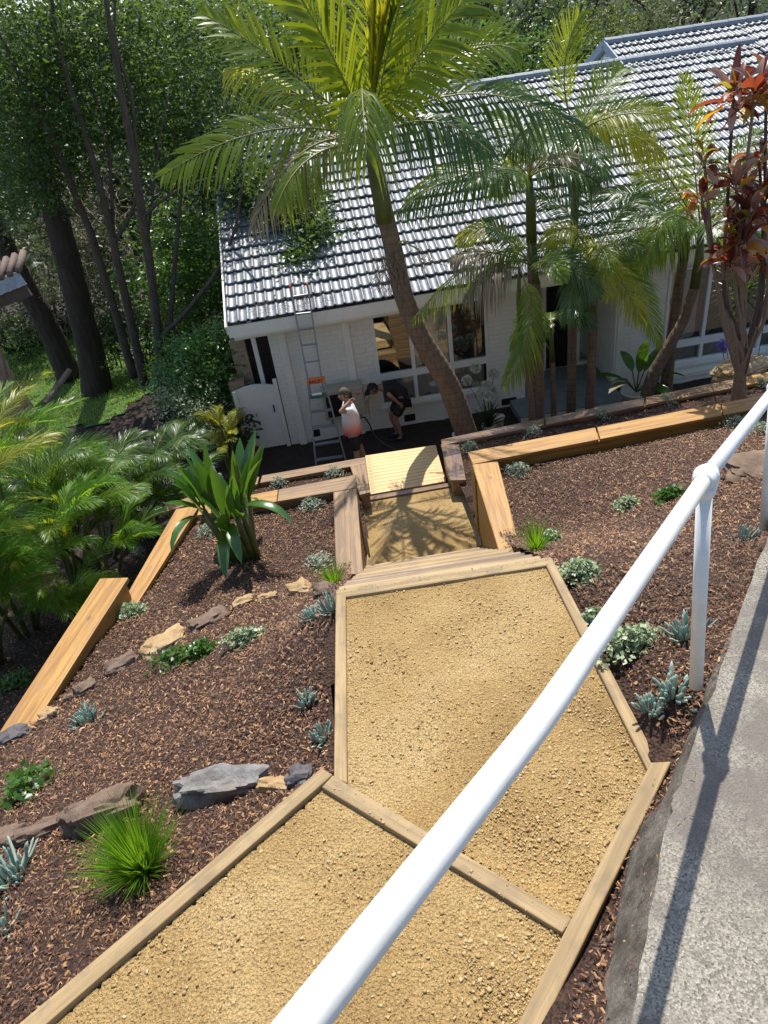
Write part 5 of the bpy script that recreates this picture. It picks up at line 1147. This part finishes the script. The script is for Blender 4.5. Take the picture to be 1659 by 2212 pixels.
# red cordyline: many pale canes, tufts of red, bronze and pink leaves
BC=A(1602,862,8.9); BC.z=1.22
cdl=thing('cordyline','tall multi-stemmed red-leaved cordyline growing in the mulch strip at right','shrub',tuple(BC)); r=random.Random(12)
heads=[(1584,215,8.9,.42,22),(1630,205,8.8,.44,24),(1655,185,9.1,.42,22),(1521,345,8.8,.24,12),(1516,430,8.7,.26,15),(1590,400,8.6,.30,18),(1620,470,8.5,.40,30),(1580,560,8.5,.36,28),(1605,520,8.4,.34,24),(1652,430,8.6,.38,22),(1655,560,8.6,.3,16),(1572,470,8.7,.28,16),(1640,350,8.9,.3,16)]
canes=[((1590,700),(1560,640)),((1600,700),(1585,600)),((1640,690),(1650,600)),((1560,690),(1540,560)),((1575,720),(1545,600)),((1595,650),(1600,560)),((1610,640),(1612,560)),((1575,650),(1568,600)),((1605,700),(1600,620)),((1650,700),(1660,640)),((1655,650),(1662,610)),((1570,690),(1560,560)),((1640,650),(1650,500))]
for i,((x,y,Y,L,nl),(c1,c2)) in enumerate(zip(heads,canes)):
    H=A(x,y,Y); q=BC+Vector((r.uniform(-.14,.16),r.uniform(-.05,.05),-.03)); fork=A(1595+r.uniform(-6,25),800+r.uniform(-40,25),8.85)
    trunk(cdl,[q,fork,A(*c1,8.85),A(*c2,8.8),H],[.055,.035,.028,.024,.018],M['cane'] if y>380 or i%2 else M['bark_grey'],'stem',n=8)
    for mt in ('leaf_red','leaf_orange','leaf_pink','leaf_cord_green'):
        m=MB()
        for k in range(nl):
            pick='leaf_red' if k%10 in (0,1,3,6) else ('leaf_orange' if k%10 in (2,5) else ('leaf_cord_green' if k%10==8 else 'leaf_pink'))
            az=r.uniform(0,6.28); el=R_(r.choice([r.uniform(45,85),r.uniform(10,60),r.uniform(-35,20)])); 
            if pick!=mt: continue
            d=Vector((math.cos(az)*math.cos(el),math.sin(az)*math.cos(el),math.sin(el))); s_=H+Vector((0,0,r.uniform(-.10,.04)))
            m.tube([s_,s_+d*.07],.005,4,cap=False); bladeleaf(m,s_+d*.06,d,L*r.uniform(.7,1.15),r.uniform(.075,.115),bend=r.uniform(.7,1.7),fold=.2,tw=r.gauss(0,.6),n=6,shape='paddle')
        if m.n: m.build('leaf_tuft',M[mt],cdl,smooth=True)

# ------------------------------------------------------------------ small planting
def tuft(name,P,h,n,spread,wd,mat,seed,lean=.55):
    r=random.Random(seed); m=MB()
    for i in range(n):
        az=r.uniform(0,6.28); k=r.random()**.7; el=R_(88-lean*95*k); d=Vector((math.cos(az)*math.cos(el),math.sin(az)*math.cos(el),math.sin(el))); b=P+Vector((math.cos(az),math.sin(az),0))*spread*.35*r.random(); L=h*r.uniform(.6,1.1)
        s=d.cross(Vector((0,0,1))).normalized() if abs(d.z)<.98 else Vector((1,0,0)); pts=[]; p=b.copy(); dd=d.copy()
        for j in range(5):
            w=wd*(1-j/4.2)/2; pts+=[p-s*w,p+s*w]; dd=(dd+Vector((0,0,-.13*lean*j*.5))).normalized(); p=p+dd*L/4
        m.add(pts,[(2*j,2*j+1,2*j+3,2*j+2) for j in range(4)])
    return m.build(name,mat,None,origin=tuple(P))
def succulent(P,rad,n,seed,L=.10,th=.009):
    r=random.Random(seed); m=MB()
    for i in range(n):
        az=r.uniform(0,6.28); el=R_(88-75*r.random()**1.5); d=Vector((math.cos(az)*math.cos(el),math.sin(az)*math.cos(el),math.sin(el))); b=P+Vector((math.cos(az)*rad*r.random(),math.sin(az)*rad*r.random(),.0)); l=L*r.uniform(.7,1.15)
        e=b+d*l*.5; e2=e+(d+Vector((0,0,.5))).normalized()*l*.5; m.tube([b,b+d*l*.15,e,e2-(e2-e)*.25,e2],[th*.45,th*.8,th,th*.85,th*.15],6)
    return m.build('blue_succulent',M['succ'],None,smooth=True,origin=tuple(P))
def clump(name,P,rx,ry,h,n,size,mat,seed,asp=.8,thin=False):
    r=np.random.default_rng(seed); q=r.normal(0,.45,(n,2)); q=np.clip(q,-.95,.95); rad=np.sqrt((q**2).sum(1)); z=h*np.clip(1-rad**1.6*.7,.05,1)*r.uniform(.3,1.05,n)
    pts=np.stack([P.x+q[:,0]*rx,P.y+q[:,1]*ry,P.z+z+.005],1); V,F=leafquads(pts,size,asp,.7,seed,fold=.2); 
    o=npmesh(name,V,F,M[mat],None,origin=tuple(P)); return o
bed=lambda x,y,side: atf(x,y,{'L':left_f,'R':rr,'G':gf,'TL':flatL,'TR':flatR}[side])
SILV=[(675,1095,'L',.15,'pale silver cushion bush nearest the upper left wall corner'),(690,1222,'L',.16,'silver bush just behind the small grass tuft at the head of the stairs'),(455,1150,'L',.15,'silver bush half hidden behind the big strappy plant'),
 (603,1046,'TL',.13,'silver plant at the left of the lower left mulch strip'),(722,1026,'TL',.15,'silver plant by the deck end of the lower left mulch strip'),
 (1357,955,'R',.17,'silver bush under the joint of the long orange cap'),(1120,1022,'R',.16,'silver bush beside the head of the right stair wall'),(1598,922,'R',.2,'silver bush in shade below the orange cap near the handrail'),(1645,935,'R',.14,'dark silver plant behind the handrail at the right edge'),
 (1015,970,'TR',.12,'shaded silver plant nearest the deck in the right mulch strip'),(1150,938,'TR',.13,'second shaded silver plant along the right mulch strip'),(1300,901,'TR',.13,'third shaded silver plant along the right mulch strip'),(1440,869,'TR',.15,'shaded silver plant left of the cordyline stems'),(1640,832,'TR',.13,'silver plant right of the cordyline stems'),
 (300,1197,'G',.12,'small pale plant behind the lower orange cap')]
for i,(x,y,s_,rd,lb) in enumerate(SILV):
    P=bed(x,y,s_); o=clump('silver_bush',P,rd,rd,.13,420,.035,'leaf_silver',200+i,.32); tag(o,lb,'plant','silver bushes planted in the mulch')
VAR=[(285,1327,'L',.20,.15,'flat variegated plant at the near end of the lower orange cap'),(535,1385,'L',.26,.12,'trailing variegated plant right of the green creeper in the left bed'),(1355,1097,'R',.17,.15,'small variegated bush in the middle of the right bed'),(1252,1245,'R',.16,.14,'upright variegated plant beside the right sleeper of the middle landing'),
 (1368,1398,'R',.26,.13,'broad variegated bush just right of the handrail pipe'),(1283,1350,'R',.08,.07,'small variegated sprig left of the handrail pipe'),(1188,1172,'R',.12,.10,'pale plant behind the right grass tuft'),(168,1300,'G',.18,.16,'pale leafy plant left of the higher orange cap')]
for i,(x,y,s_,rx,ry,lb) in enumerate(VAR):
    P=bed(x,y,s_); o=clump('variegated_plant',P,rx*.8,ry*.8,.12,800,.026,'leaf_varieg',240+i,.85); tag(o,lb,'plant','variegated ground plants')
COV=[(390,1428,'L',.26,.12,'dark green creeper below the tan rock'),(440,1412,'L',.14,.10,'small green sprig between the creeper and the variegated trail'),(60,1715,'L',.20,.20,'glossy green plant at the left edge above the large succulent'),(1450,1078,'R',.16,.12,'dark green creeper in the right bed beside the handrail'),(35,1478,'G',.26,.2,'green plant at the left edge behind the higher orange cap')]
for i,(x,y,s_,rx,ry,lb) in enumerate(COV):
    P=bed(x,y,s_); o=clump('green_creeper',P,rx,ry,.12,330,.042,'leaf_cover',270+i,.7); tag(o,lb,'plant','green creepers')
SUC=[(675,1335,'L',.05,26,.12,.009,'leaning blue succulent above the left sleeper, below the grey rock'),(718,1322,'L',.04,22,.17,.008,'tall dark blue succulent against the middle landing sleeper'),(662,1520,'L',.045,26,.12,.010,'blue succulent lying over in the middle of the left bed'),(697,1598,'L',.055,38,.11,.009,'dense blue succulent beside the cross sleeper corner'),
 (188,1560,'L',.09,75,.15,.009,'bushy blue succulent right of the higher orange cap'),(28,1895,'L',.09,48,.19,.011,'large blue succulent at the lower left edge'),(1490,1375,'R',.07,34,.17,.009,'blue succulent behind the white post'),(1458,1500,'R',.05,30,.15,.013,'upright pale succulent at the foot of the white post'),
 (1412,1535,'R',.055,40,.11,.010,'round green-blue succulent left of the post foot'),(1610,1168,'R',.08,30,.14,.008,'sprawling blue succulent by the edge of the path'),(5,2010,'L',.05,26,.12,.009,'small blue succulent at the left edge below the large one')]
for i,(x,y,s_,rd,n_,L_,th,lb) in enumerate(SUC):
    P=bed(x,y,s_); o=succulent(P-Vector((0,0,.01)),rd*.85,n_,300+i,L_*.82,th*.8); tag(o,lb,'succulent','blue succulents')
for x,y,s_,h,n_,sp_,lb,sd in ((310,1880,'L',.36,640,.14,'large bright green grass tuft beside the flat rocks in the left bed',1),(722,1262,'L',.26,170,.10,'small green grass tuft at the left of the top step',2),(1158,1190,'R',.30,190,.10,'green grass tuft at the near end of the right stair wall',3),(325,1140,'G',.4,110,.1,'shaded grass tuft among the dark clumping palms',4)):
    P=bed(x,y,s_); o=tuft('grass_tuft',P,h,n_,sp_,.0088,M['leaf_grass'],sd,.46); tag(o,lb,'grass tuft','green grass tufts')
# ------------------------------------------------------------------ rocks
def rock(label,x,y,s_,w_,d_,h_,mat,seed,rot=0,tilt=0,group='rocks bedded in the mulch',sink=.35):
    h_*=1.12; sink-=.04
    P=bed(x,y,s_); bm=bmesh.new(); bmesh.ops.create_cube(bm,size=2); bmesh.ops.subdivide_edges(bm,edges=bm.edges[:],cuts=9,use_grid_fill=True)
    r=random.Random(seed); off=Vector((r.uniform(0,99),r.uniform(0,99),0))
    for v in bm.verts:
        c=v.co.copy(); s=c.normalized()*1.25; c=c.lerp(s,.6); n1=noise.noise(c*1.1+off)*.40+noise.noise(c*3.1+off)*.2+abs(noise.noise(c*7+off))*.10; c*=1+n1
        v.co=Vector((c.x*w_/2,c.y*d_/2,c.z*h_/2))
    Mx=Matrix.Rotation(R_(rot),4,'Z')@Matrix.Rotation(R_(tilt),4,'X'); bm.transform(Mx)
    me=bpy.data.meshes.new('rock'); bm.to_mesh(me); bm.free(); me.materials.append(M[mat]); me.polygons.foreach_set('use_smooth',[True]*len(me.polygons)); me.set_sharp_from_angle(angle=R_(32))
    o=bpy.data.objects.new('rock',me); col.objects.link(o); o.location=P+Vector((0,0,h_*(.5-sink))); tag(o,label,'rock',group); return o
RK=[('pale tan rock at the right end of the upper rock row',652,1282,.20,.15,.15,'rock_tan',-15),('grey-brown rock against the sleeper corner, below the small grass tuft',702,1288,.17,.14,.14,'rock_brown',0),('small tan rock second from the pale one',578,1294,.17,.09,.08,'rock_tan',10),('narrow brown rock left of the small tan one',525,1306,.18,.09,.09,'rock_tan',20),
 ('long brownish rock in the middle of the upper rock row',452,1345,.32,.16,.12,'rock_brown',28),('large flat orange-tan rock with dark specks in the upper row',358,1392,.36,.22,.12,'rock_tan',30),('dark rounded rock left of the large orange-tan one',265,1440,.22,.13,.11,'rock_brown',22),('pinkish brown rock above the bushy succulent',188,1490,.16,.12,.10,'rock_brown',35),
 ('small orange rock at the near side of the higher orange cap',110,1548,.15,.10,.09,'rock_tan',20),('dark grey rock at the left edge at the end of the higher cap',35,1596,.20,.13,.12,'rock_dark',25),('small grey rock left of the bushy succulent',150,1512,.09,.08,.07,'rock_brown',0)]
for i,(lb,x,y,w_,d_,h_,mt,rot) in enumerate(RK): rock(lb,x,y,'L',w_,d_,h_,mt,400+i,rot,0,sink=.45)
rock('large pitted grey slab rock beside the big grass tuft','x' and 490,1712,'L',.42,.15,.13,'rock_grey',431,-4,-8,sink=.25)
rock('brown slab with a shadowed face left of the big grass tuft',225,1770,'L',.36,.15,.16,'rock_brown',432,12,-6,sink=.28)
rock('dark rounded rock near the cross sleeper corner',652,1688,'L',.13,.10,.09,'rock_dark',433,0,sink=.4)
rock('low brown rock running from the grey slab towards the sleeper',605,1700,'L',.18,.07,.07,'rock_tan',434,-18,sink=.5)
rock('half-buried brown rock left of the brown slab',95,1800,'L',.26,.10,.09,'rock_brown',435,15,sink=.5)
rock('half-buried brown rock at the left edge above the large succulent',20,1818,'L',.16,.12,.10,'rock_brown',436,0,sink=.45)
rock('flat mossy stone slab in the right bed by the second white post',1655,1010,'R',.62,.36,.10,'rock_brown',437,8,0,sink=.25)
rock('pale sandstone boulder behind the right wall near the blue flowers',1600,800,'TR',.8,.4,.18,'rock_tan',438,8,0)
for i,(x,y,l,a) in enumerate(((575,1410,.10,.3),(855,1000,.0,0),(905,0,0,0))):
    pass

# ------------------------------------------------------------------ people
M['skin']=plain('skin',(.40,.22,.15),.5,0,.05); M['skin_tan']=plain('tanned_skin',(.30,.155,.095),.5,0,.05)
M['hair']=plain('dark_hair',(.02,.014,.010),.7); M['cap_brown']=plain('brown_cap',(.10,.075,.05),.8)
def skinned(name,pts,edges,mat,parent,root=0,lvl=2):
    me=bpy.data.meshes.new(name); me.from_pydata([tuple(p[0]) for p in pts],[],[]) if False else me.from_pydata([tuple(p[0]) for p in pts],edges,[])
    me.materials.append(mat); o=bpy.data.objects.new(name,me); col.objects.link(o); o.parent=parent; o.location=-wloc(parent)
    md=o.modifiers.new('skin','SKIN'); md.use_smooth_shade=True; md.use_x_symmetry=False
    for i,p in enumerate(pts):
        sv=me.skin_vertices[0].data[i]; rr_=p[1]; sv.radius=(rr_,rr_) if not hasattr(rr_,'__len__') else rr_; sv.use_root=(i==root)
    s=o.modifiers.new('sub','SUBSURF'); s.levels=lvl; s.render_levels=lvl; return o
def chain(pts,edges,frm,seq):
    last=frm
    for p,r_ in seq:
        pts.append((Vector(p),r_)); k=len(pts)-1
        if last is not None: edges.append((last,k))
        last=k
    return last
def hand(pts,edges,wrist,W,dr,pn,sc_=1.,curl=.35):
    """palm and five bent fingers growing on from the wrist vertex; dr = hand direction, pn = across the knuckles"""
    dr=Vector(dr).normalized(); pn=Vector(pn); pn=(pn-dr*pn.dot(dr)).normalized(); cu_=dr.cross(pn).normalized()
    palm=chain(pts,edges,wrist,[(W+dr*.045*sc_,(.026,.026)),(W+dr*.075*sc_,(.026,.026))])
    for i,(o_,l) in enumerate(((-.030,.062),(-.010,.074),(.010,.070),(.029,.056))):
        b=W+dr*.085*sc_+pn*o_*sc_; m1=b+(dr+cu_*curl)*l*.5*sc_; e=m1+(dr+cu_*curl*2.2).normalized()*l*.5*sc_
        chain(pts,edges,palm,[(b,(.0095,.0095)),(m1,(.0085,.0085)),(e,(.007,.007))])
    b=W+dr*.03*sc_-pn*.034*sc_; chain(pts,edges,palm-1,[(b,(.012,.012)),(b+(dr*.8-pn*.6+cu_*.3).normalized()*.035*sc_,(.010,.010)),(b+(dr-pn*.35+cu_*.5).normalized()*.062*sc_,(.008,.008))])
def head(parent,c,face,upv,skin,hairmat,cap=False,hairlen=.0):
    """ovoid head with brow, nose, mouth, eyes, ears; face = direction it looks"""
    f=Vector(face).normalized(); u=Vector(upv); u=(u-f*u.dot(f)).normalized(); s=f.cross(u).normalized()
    def L(x,y,z): return c+s*x+f*y+u*z
    bm=bmesh.new(); bmesh.ops.create_uvsphere(bm,u_segments=28,v_segments=22,radius=1)
    m=MB(); v=[]
    for q in bm.verts:
        x,y,z=q.co; rx=.075*(1-.18*max(0,-z)**1.5); ry=.094*(1-.12*max(0,-z) if y<0 else 1); X_,Y_,Z_=x*rx,y*ry,z*.115
        if y>0:
            g=math.exp(-((X_/.014)**2))*math.exp(-(((Z_+.012)/.024)**2)); Y_+=.024*g
            Y_-=.009*(math.exp(-(((abs(X_)-.032)/.015)**2)))*math.exp(-(((Z_-.012)/.012)**2)); Y_+=.006*math.exp(-((X_/.02)**2))*math.exp(-(((Z_+.058)/.008)**2)); Y_+=.008*math.exp(-((X_/.03)**2))*math.exp(-(((Z_+.092)/.02)**2))
        v.append(L(X_,Y_,Z_))
    m.add(v,[[a.index for a in fc.verts] for fc in bm.faces]); 
    for sg in (-1,1): # ears
        m.tube([L(sg*.070,-.012,-.005),L(sg*.084,-.016,.004),L(sg*.086,-.022,.02)],[.012,.020,.008],8)
    h=m.build('head',skin,parent,smooth=True)
    e=MB()
    for sg in (-1,1): e.tube([L(sg*.032,.080,.013),L(sg*.032,.0865,.013)],[.012,.006],8)
    e.build('eyes',M['whitepaint'],h); e=MB(); e.tube([L(-.022,.089,-.055),L(0,.0945,-.057),L(.022,.089,-.055)],.0035,5); e.build('mouth',plain('lips',(.28,.10,.08)),h)
    m=MB(); v=[];idx={};k=0
    for q in bm.verts:
        x,y,z=q.co; v.append(L(x*.083,y*.101-.004,z*.121+.008))
    fs_=[[a.index for a in fc.verts] for fc in bm.faces if (fc.calc_center_median().z>.28 or (fc.calc_center_median().y<.15 and fc.calc_center_median().z>-.45))]
    m.add(v,fs_)
    if cap: m.tube([L(0,.085,.045),L(0,.15,.035),L(0,.175,.028)],[.05,.045,.02],12)
    m.build('cap' if cap else 'hair',hairmat,h,smooth=True); bm.free(); return h
# man in the red and white shirt: stands facing left, near arm raised to shade his eyes
Yp=10.95; gz=0.0
hd=A(753,857,Yp); sh=A(762,884,Yp); hip=A(764,948,Yp); 
man=thing('person','person in a white to red faded shirt, arm raised to the face, beside the ladder','person',(hip.x,hip.y,gz))
pel=Vector((hip.x,hip.y,.86)); che=Vector((hip.x+.01,hip.y,1.18)); nk=Vector((hip.x-.0,hip.y,1.42)); hc=Vector((hip.x-.035,hip.y,1.575))
pts=[(pel,(.15,.12))]; ed=[]
ti=chain(pts,ed,0,[(pel+Vector((0,0,.14)),(.13,.11)),(che,(.15,.12)),(nk-Vector((0,0,.06)),(.10,.09)),(nk,(.055,.055)),(nk.lerp(hc,.5),(.052,.052))]); chest=3
# near (left) arm: shoulder, elbow out to the left at shoulder height, hand at the brow
S1=nk+Vector((.0,-.17,-.07)); El=A(734,890,Yp-.26); Hd=A(755,868,Yp-.2)
k=chain(pts,ed,chest,[(S1,.052),(S1.lerp(El,.5),.046),(El,.038),(El.lerp(Hd,.5),.036),(El.lerp(Hd,.85),.026)]); hand(pts,ed,k,pts[k][0],Hd-El,(0,-.3,1),.9,.5)
S2=nk+Vector((0,.17,-.07)); E2=S2+Vector((.02,.06,-.28)); H2=E2+Vector((-.12,-.02,-.22)); k=chain(pts,ed,chest,[(S2,.052),(S2.lerp(E2,.5),.045),(E2,.037),(E2.lerp(H2,.5),.034),(H2,.024)]); hand(pts,ed,k,H2,H2-E2,(0,1,0),.9)
for sg,fx in ((-1,-.02),(1,.13)):
    h0=pel+Vector((0,sg*.085,-.04)); kn=Vector((hip.x+fx*.6+.02,hip.y+sg*.10,.47)); an=Vector((hip.x+fx,hip.y+sg*.11,.09)); chain(pts,ed,0,[(h0,.095),(h0.lerp(kn,.5),.078),(kn,.054),(kn.lerp(an,.35)+Vector((.012,0,0)),.056),(an,.034),(an+Vector((-.06,0,-.05)),.036),(an+Vector((-.17,0,-.055)),.028)])
skinned('body',pts,ed,M['skin'],man)
head(man,hc,(-1,-.15,-.08),(0,0,1),M['skin'],M['cap_brown'],cap=False)
def shirtmat():
    m=NM('white_to_red_fade'); g=m.n('ShaderNodeNewGeometry'); sp=m.n('ShaderNodeSeparateXYZ'); m.l(g.outputs['Position'],sp.inputs[0]); mr=m.n('ShaderNodeMapRange'); mr.inputs[1].default_value=.80; mr.inputs[2].default_value=1.25; m.l(sp.outputs[2],mr.inputs[0])
    m.col(m.ramp(mr.outputs[0],[(0,(.62,.07,.04)),(.25,(.70,.16,.10)),(.6,(.72,.52,.46)),(.8,(.72,.71,.74))])); m.rough(.8); return m.m
M['fade']=shirtmat()
pp_=[(pel+Vector((0,0,-.10)),(.19,.16))]; ee=[]; k=chain(pp_,ee,0,[(pel+Vector((0,0,.10)),(.175,.15)),(che,(.17,.145)),(nk-Vector((0,0,.06)),(.115,.10)),(nk-Vector((0,0,.015)),(.07,.07))])
chain(pp_,ee,3,[(S1,.07),(S1.lerp(El,.55),.066)]); chain(pp_,ee,3,[(S2,.07),(S2.lerp(E2,.6),.066)])
skinned('shirt',pp_,ee,M['fade'],man)
pp_=[(pel+Vector((0,0,.02)),(.155,.125))]; ee=[]
for sg,fx in ((-1,-.02),(1,.13)):
    h0=pel+Vector((0,sg*.08,-.06)); kn=Vector((hip.x+fx*.6+.02,hip.y+sg*.10,.47)); chain(pp_,ee,0,[(h0,.11),(h0.lerp(kn,.45),.10),(h0.lerp(kn,.82),.095)])
skinned('shorts',pp_,ee,M['black'],man)
m=MB()
for sg,fx in ((-1,-.02),(1,.13)): m.box(hip.x+fx-.22,hip.x+fx+.06,hip.y+sg*.11-.045,hip.y+sg*.11+.045,0,.075)
m.build('boots',M['black'],man,bevel=.02)
# man in black bending forward, hand behind his hip
Yq=12.0; m2h=A(874,862,Yq); foot=A(862,938,Yq)
man2=thing('person','person in black shirt and shorts bending forward beside the window','person',(foot.x,Yq,0))
pl2=Vector((m2h.x-.03,Yq,.86)); ch2=A(842,832,Yq); ch2.z-=.03; nk2=A(822,836,Yq); nk2.z+=.0; hc2=A(806,840,Yq)
mid=pl2.lerp(ch2,.5)+Vector((0,0,.07))
pts=[(pl2,(.15,.13))]; ed=[]; chain(pts,ed,0,[(mid,(.14,.13)),(ch2,(.14,.14)),(nk2,(.085,.085)),(nk2.lerp(hc2,.5),(.052,.052))])
S1=ch2+Vector((-.09,-.18,-.03)); El=A(844,855,Yq-.26); Hd=A(862,872,Yq-.24)
k=chain(pts,ed,2,[(S1,.052),(S1.lerp(El,.5),.045),(El,.037),(El.lerp(Hd,.6),.032),(Hd,.024)]); hand(pts,ed,k,Hd,Hd-El,(0,-.2,-1),.95,.45)
S2=ch2+Vector((-.08,.18,-.02)); E2=S2+Vector((.1,.03,-.24)); H2=E2+Vector((.02,0,-.2)); k=chain(pts,ed,2,[(S2,.05),(S2.lerp(E2,.5),.044),(E2,.036),(H2,.024)]); hand(pts,ed,k,H2,H2-E2,(0,1,0),.9)
legs=[]
for sg,fx in ((-1,.0),(1,-.05)):
    h0=pl2+Vector((-.02,sg*.09,-.05)); kn=Vector((foot.x-.05+fx,Yq+sg*.10,.47)); an=Vector((foot.x+.03+fx,Yq+sg*.10,.08)); legs.append((h0,kn,an)); chain(pts,ed,0,[(h0,.10),(h0.lerp(kn,.5),.08),(kn,.056),(kn.lerp(an,.35)+Vector((.015,0,0)),.058),(an,.034),(an+Vector((-.07,0,-.04)),.034),(an+Vector((-.17,0,-.045)),.026)])
skinned('body',pts,ed,M['skin_tan'],man2)
head(man2,hc2,(-.75,-.1,-.66),(-.6,0,.75),M['skin_tan'],M['black'],cap=True)
pp_=[(pl2+Vector((.03,0,-.07)),(.19,.17))]; ee=[]; chain(pp_,ee,0,[(mid,(.17,.155)),(ch2,(.165,.165)),(nk2.lerp(ch2,.25),(.10,.10))]); chain(pp_,ee,2,[(S1,.068),(S1.lerp(El,.5),.064)]); chain(pp_,ee,2,[(S2,.068),(S2.lerp(E2,.5),.064)]); skinned('shirt',pp_,ee,M['black'],man2)
pp_=[(pl2,(.165,.14))]; ee=[]
for h0,kn,an in legs: chain(pp_,ee,0,[(h0,.12),(h0.lerp(kn,.5),.105),(h0.lerp(kn,.85),.10)])
skinned('shorts',pp_,ee,M['black'],man2)
m=MB()
for h0,kn,an in legs: m.box(an.x-.2,an.x+.06,an.y-.045,an.y+.045,0,.07)
m.build('boots',M['black'],man2,bevel=.02)
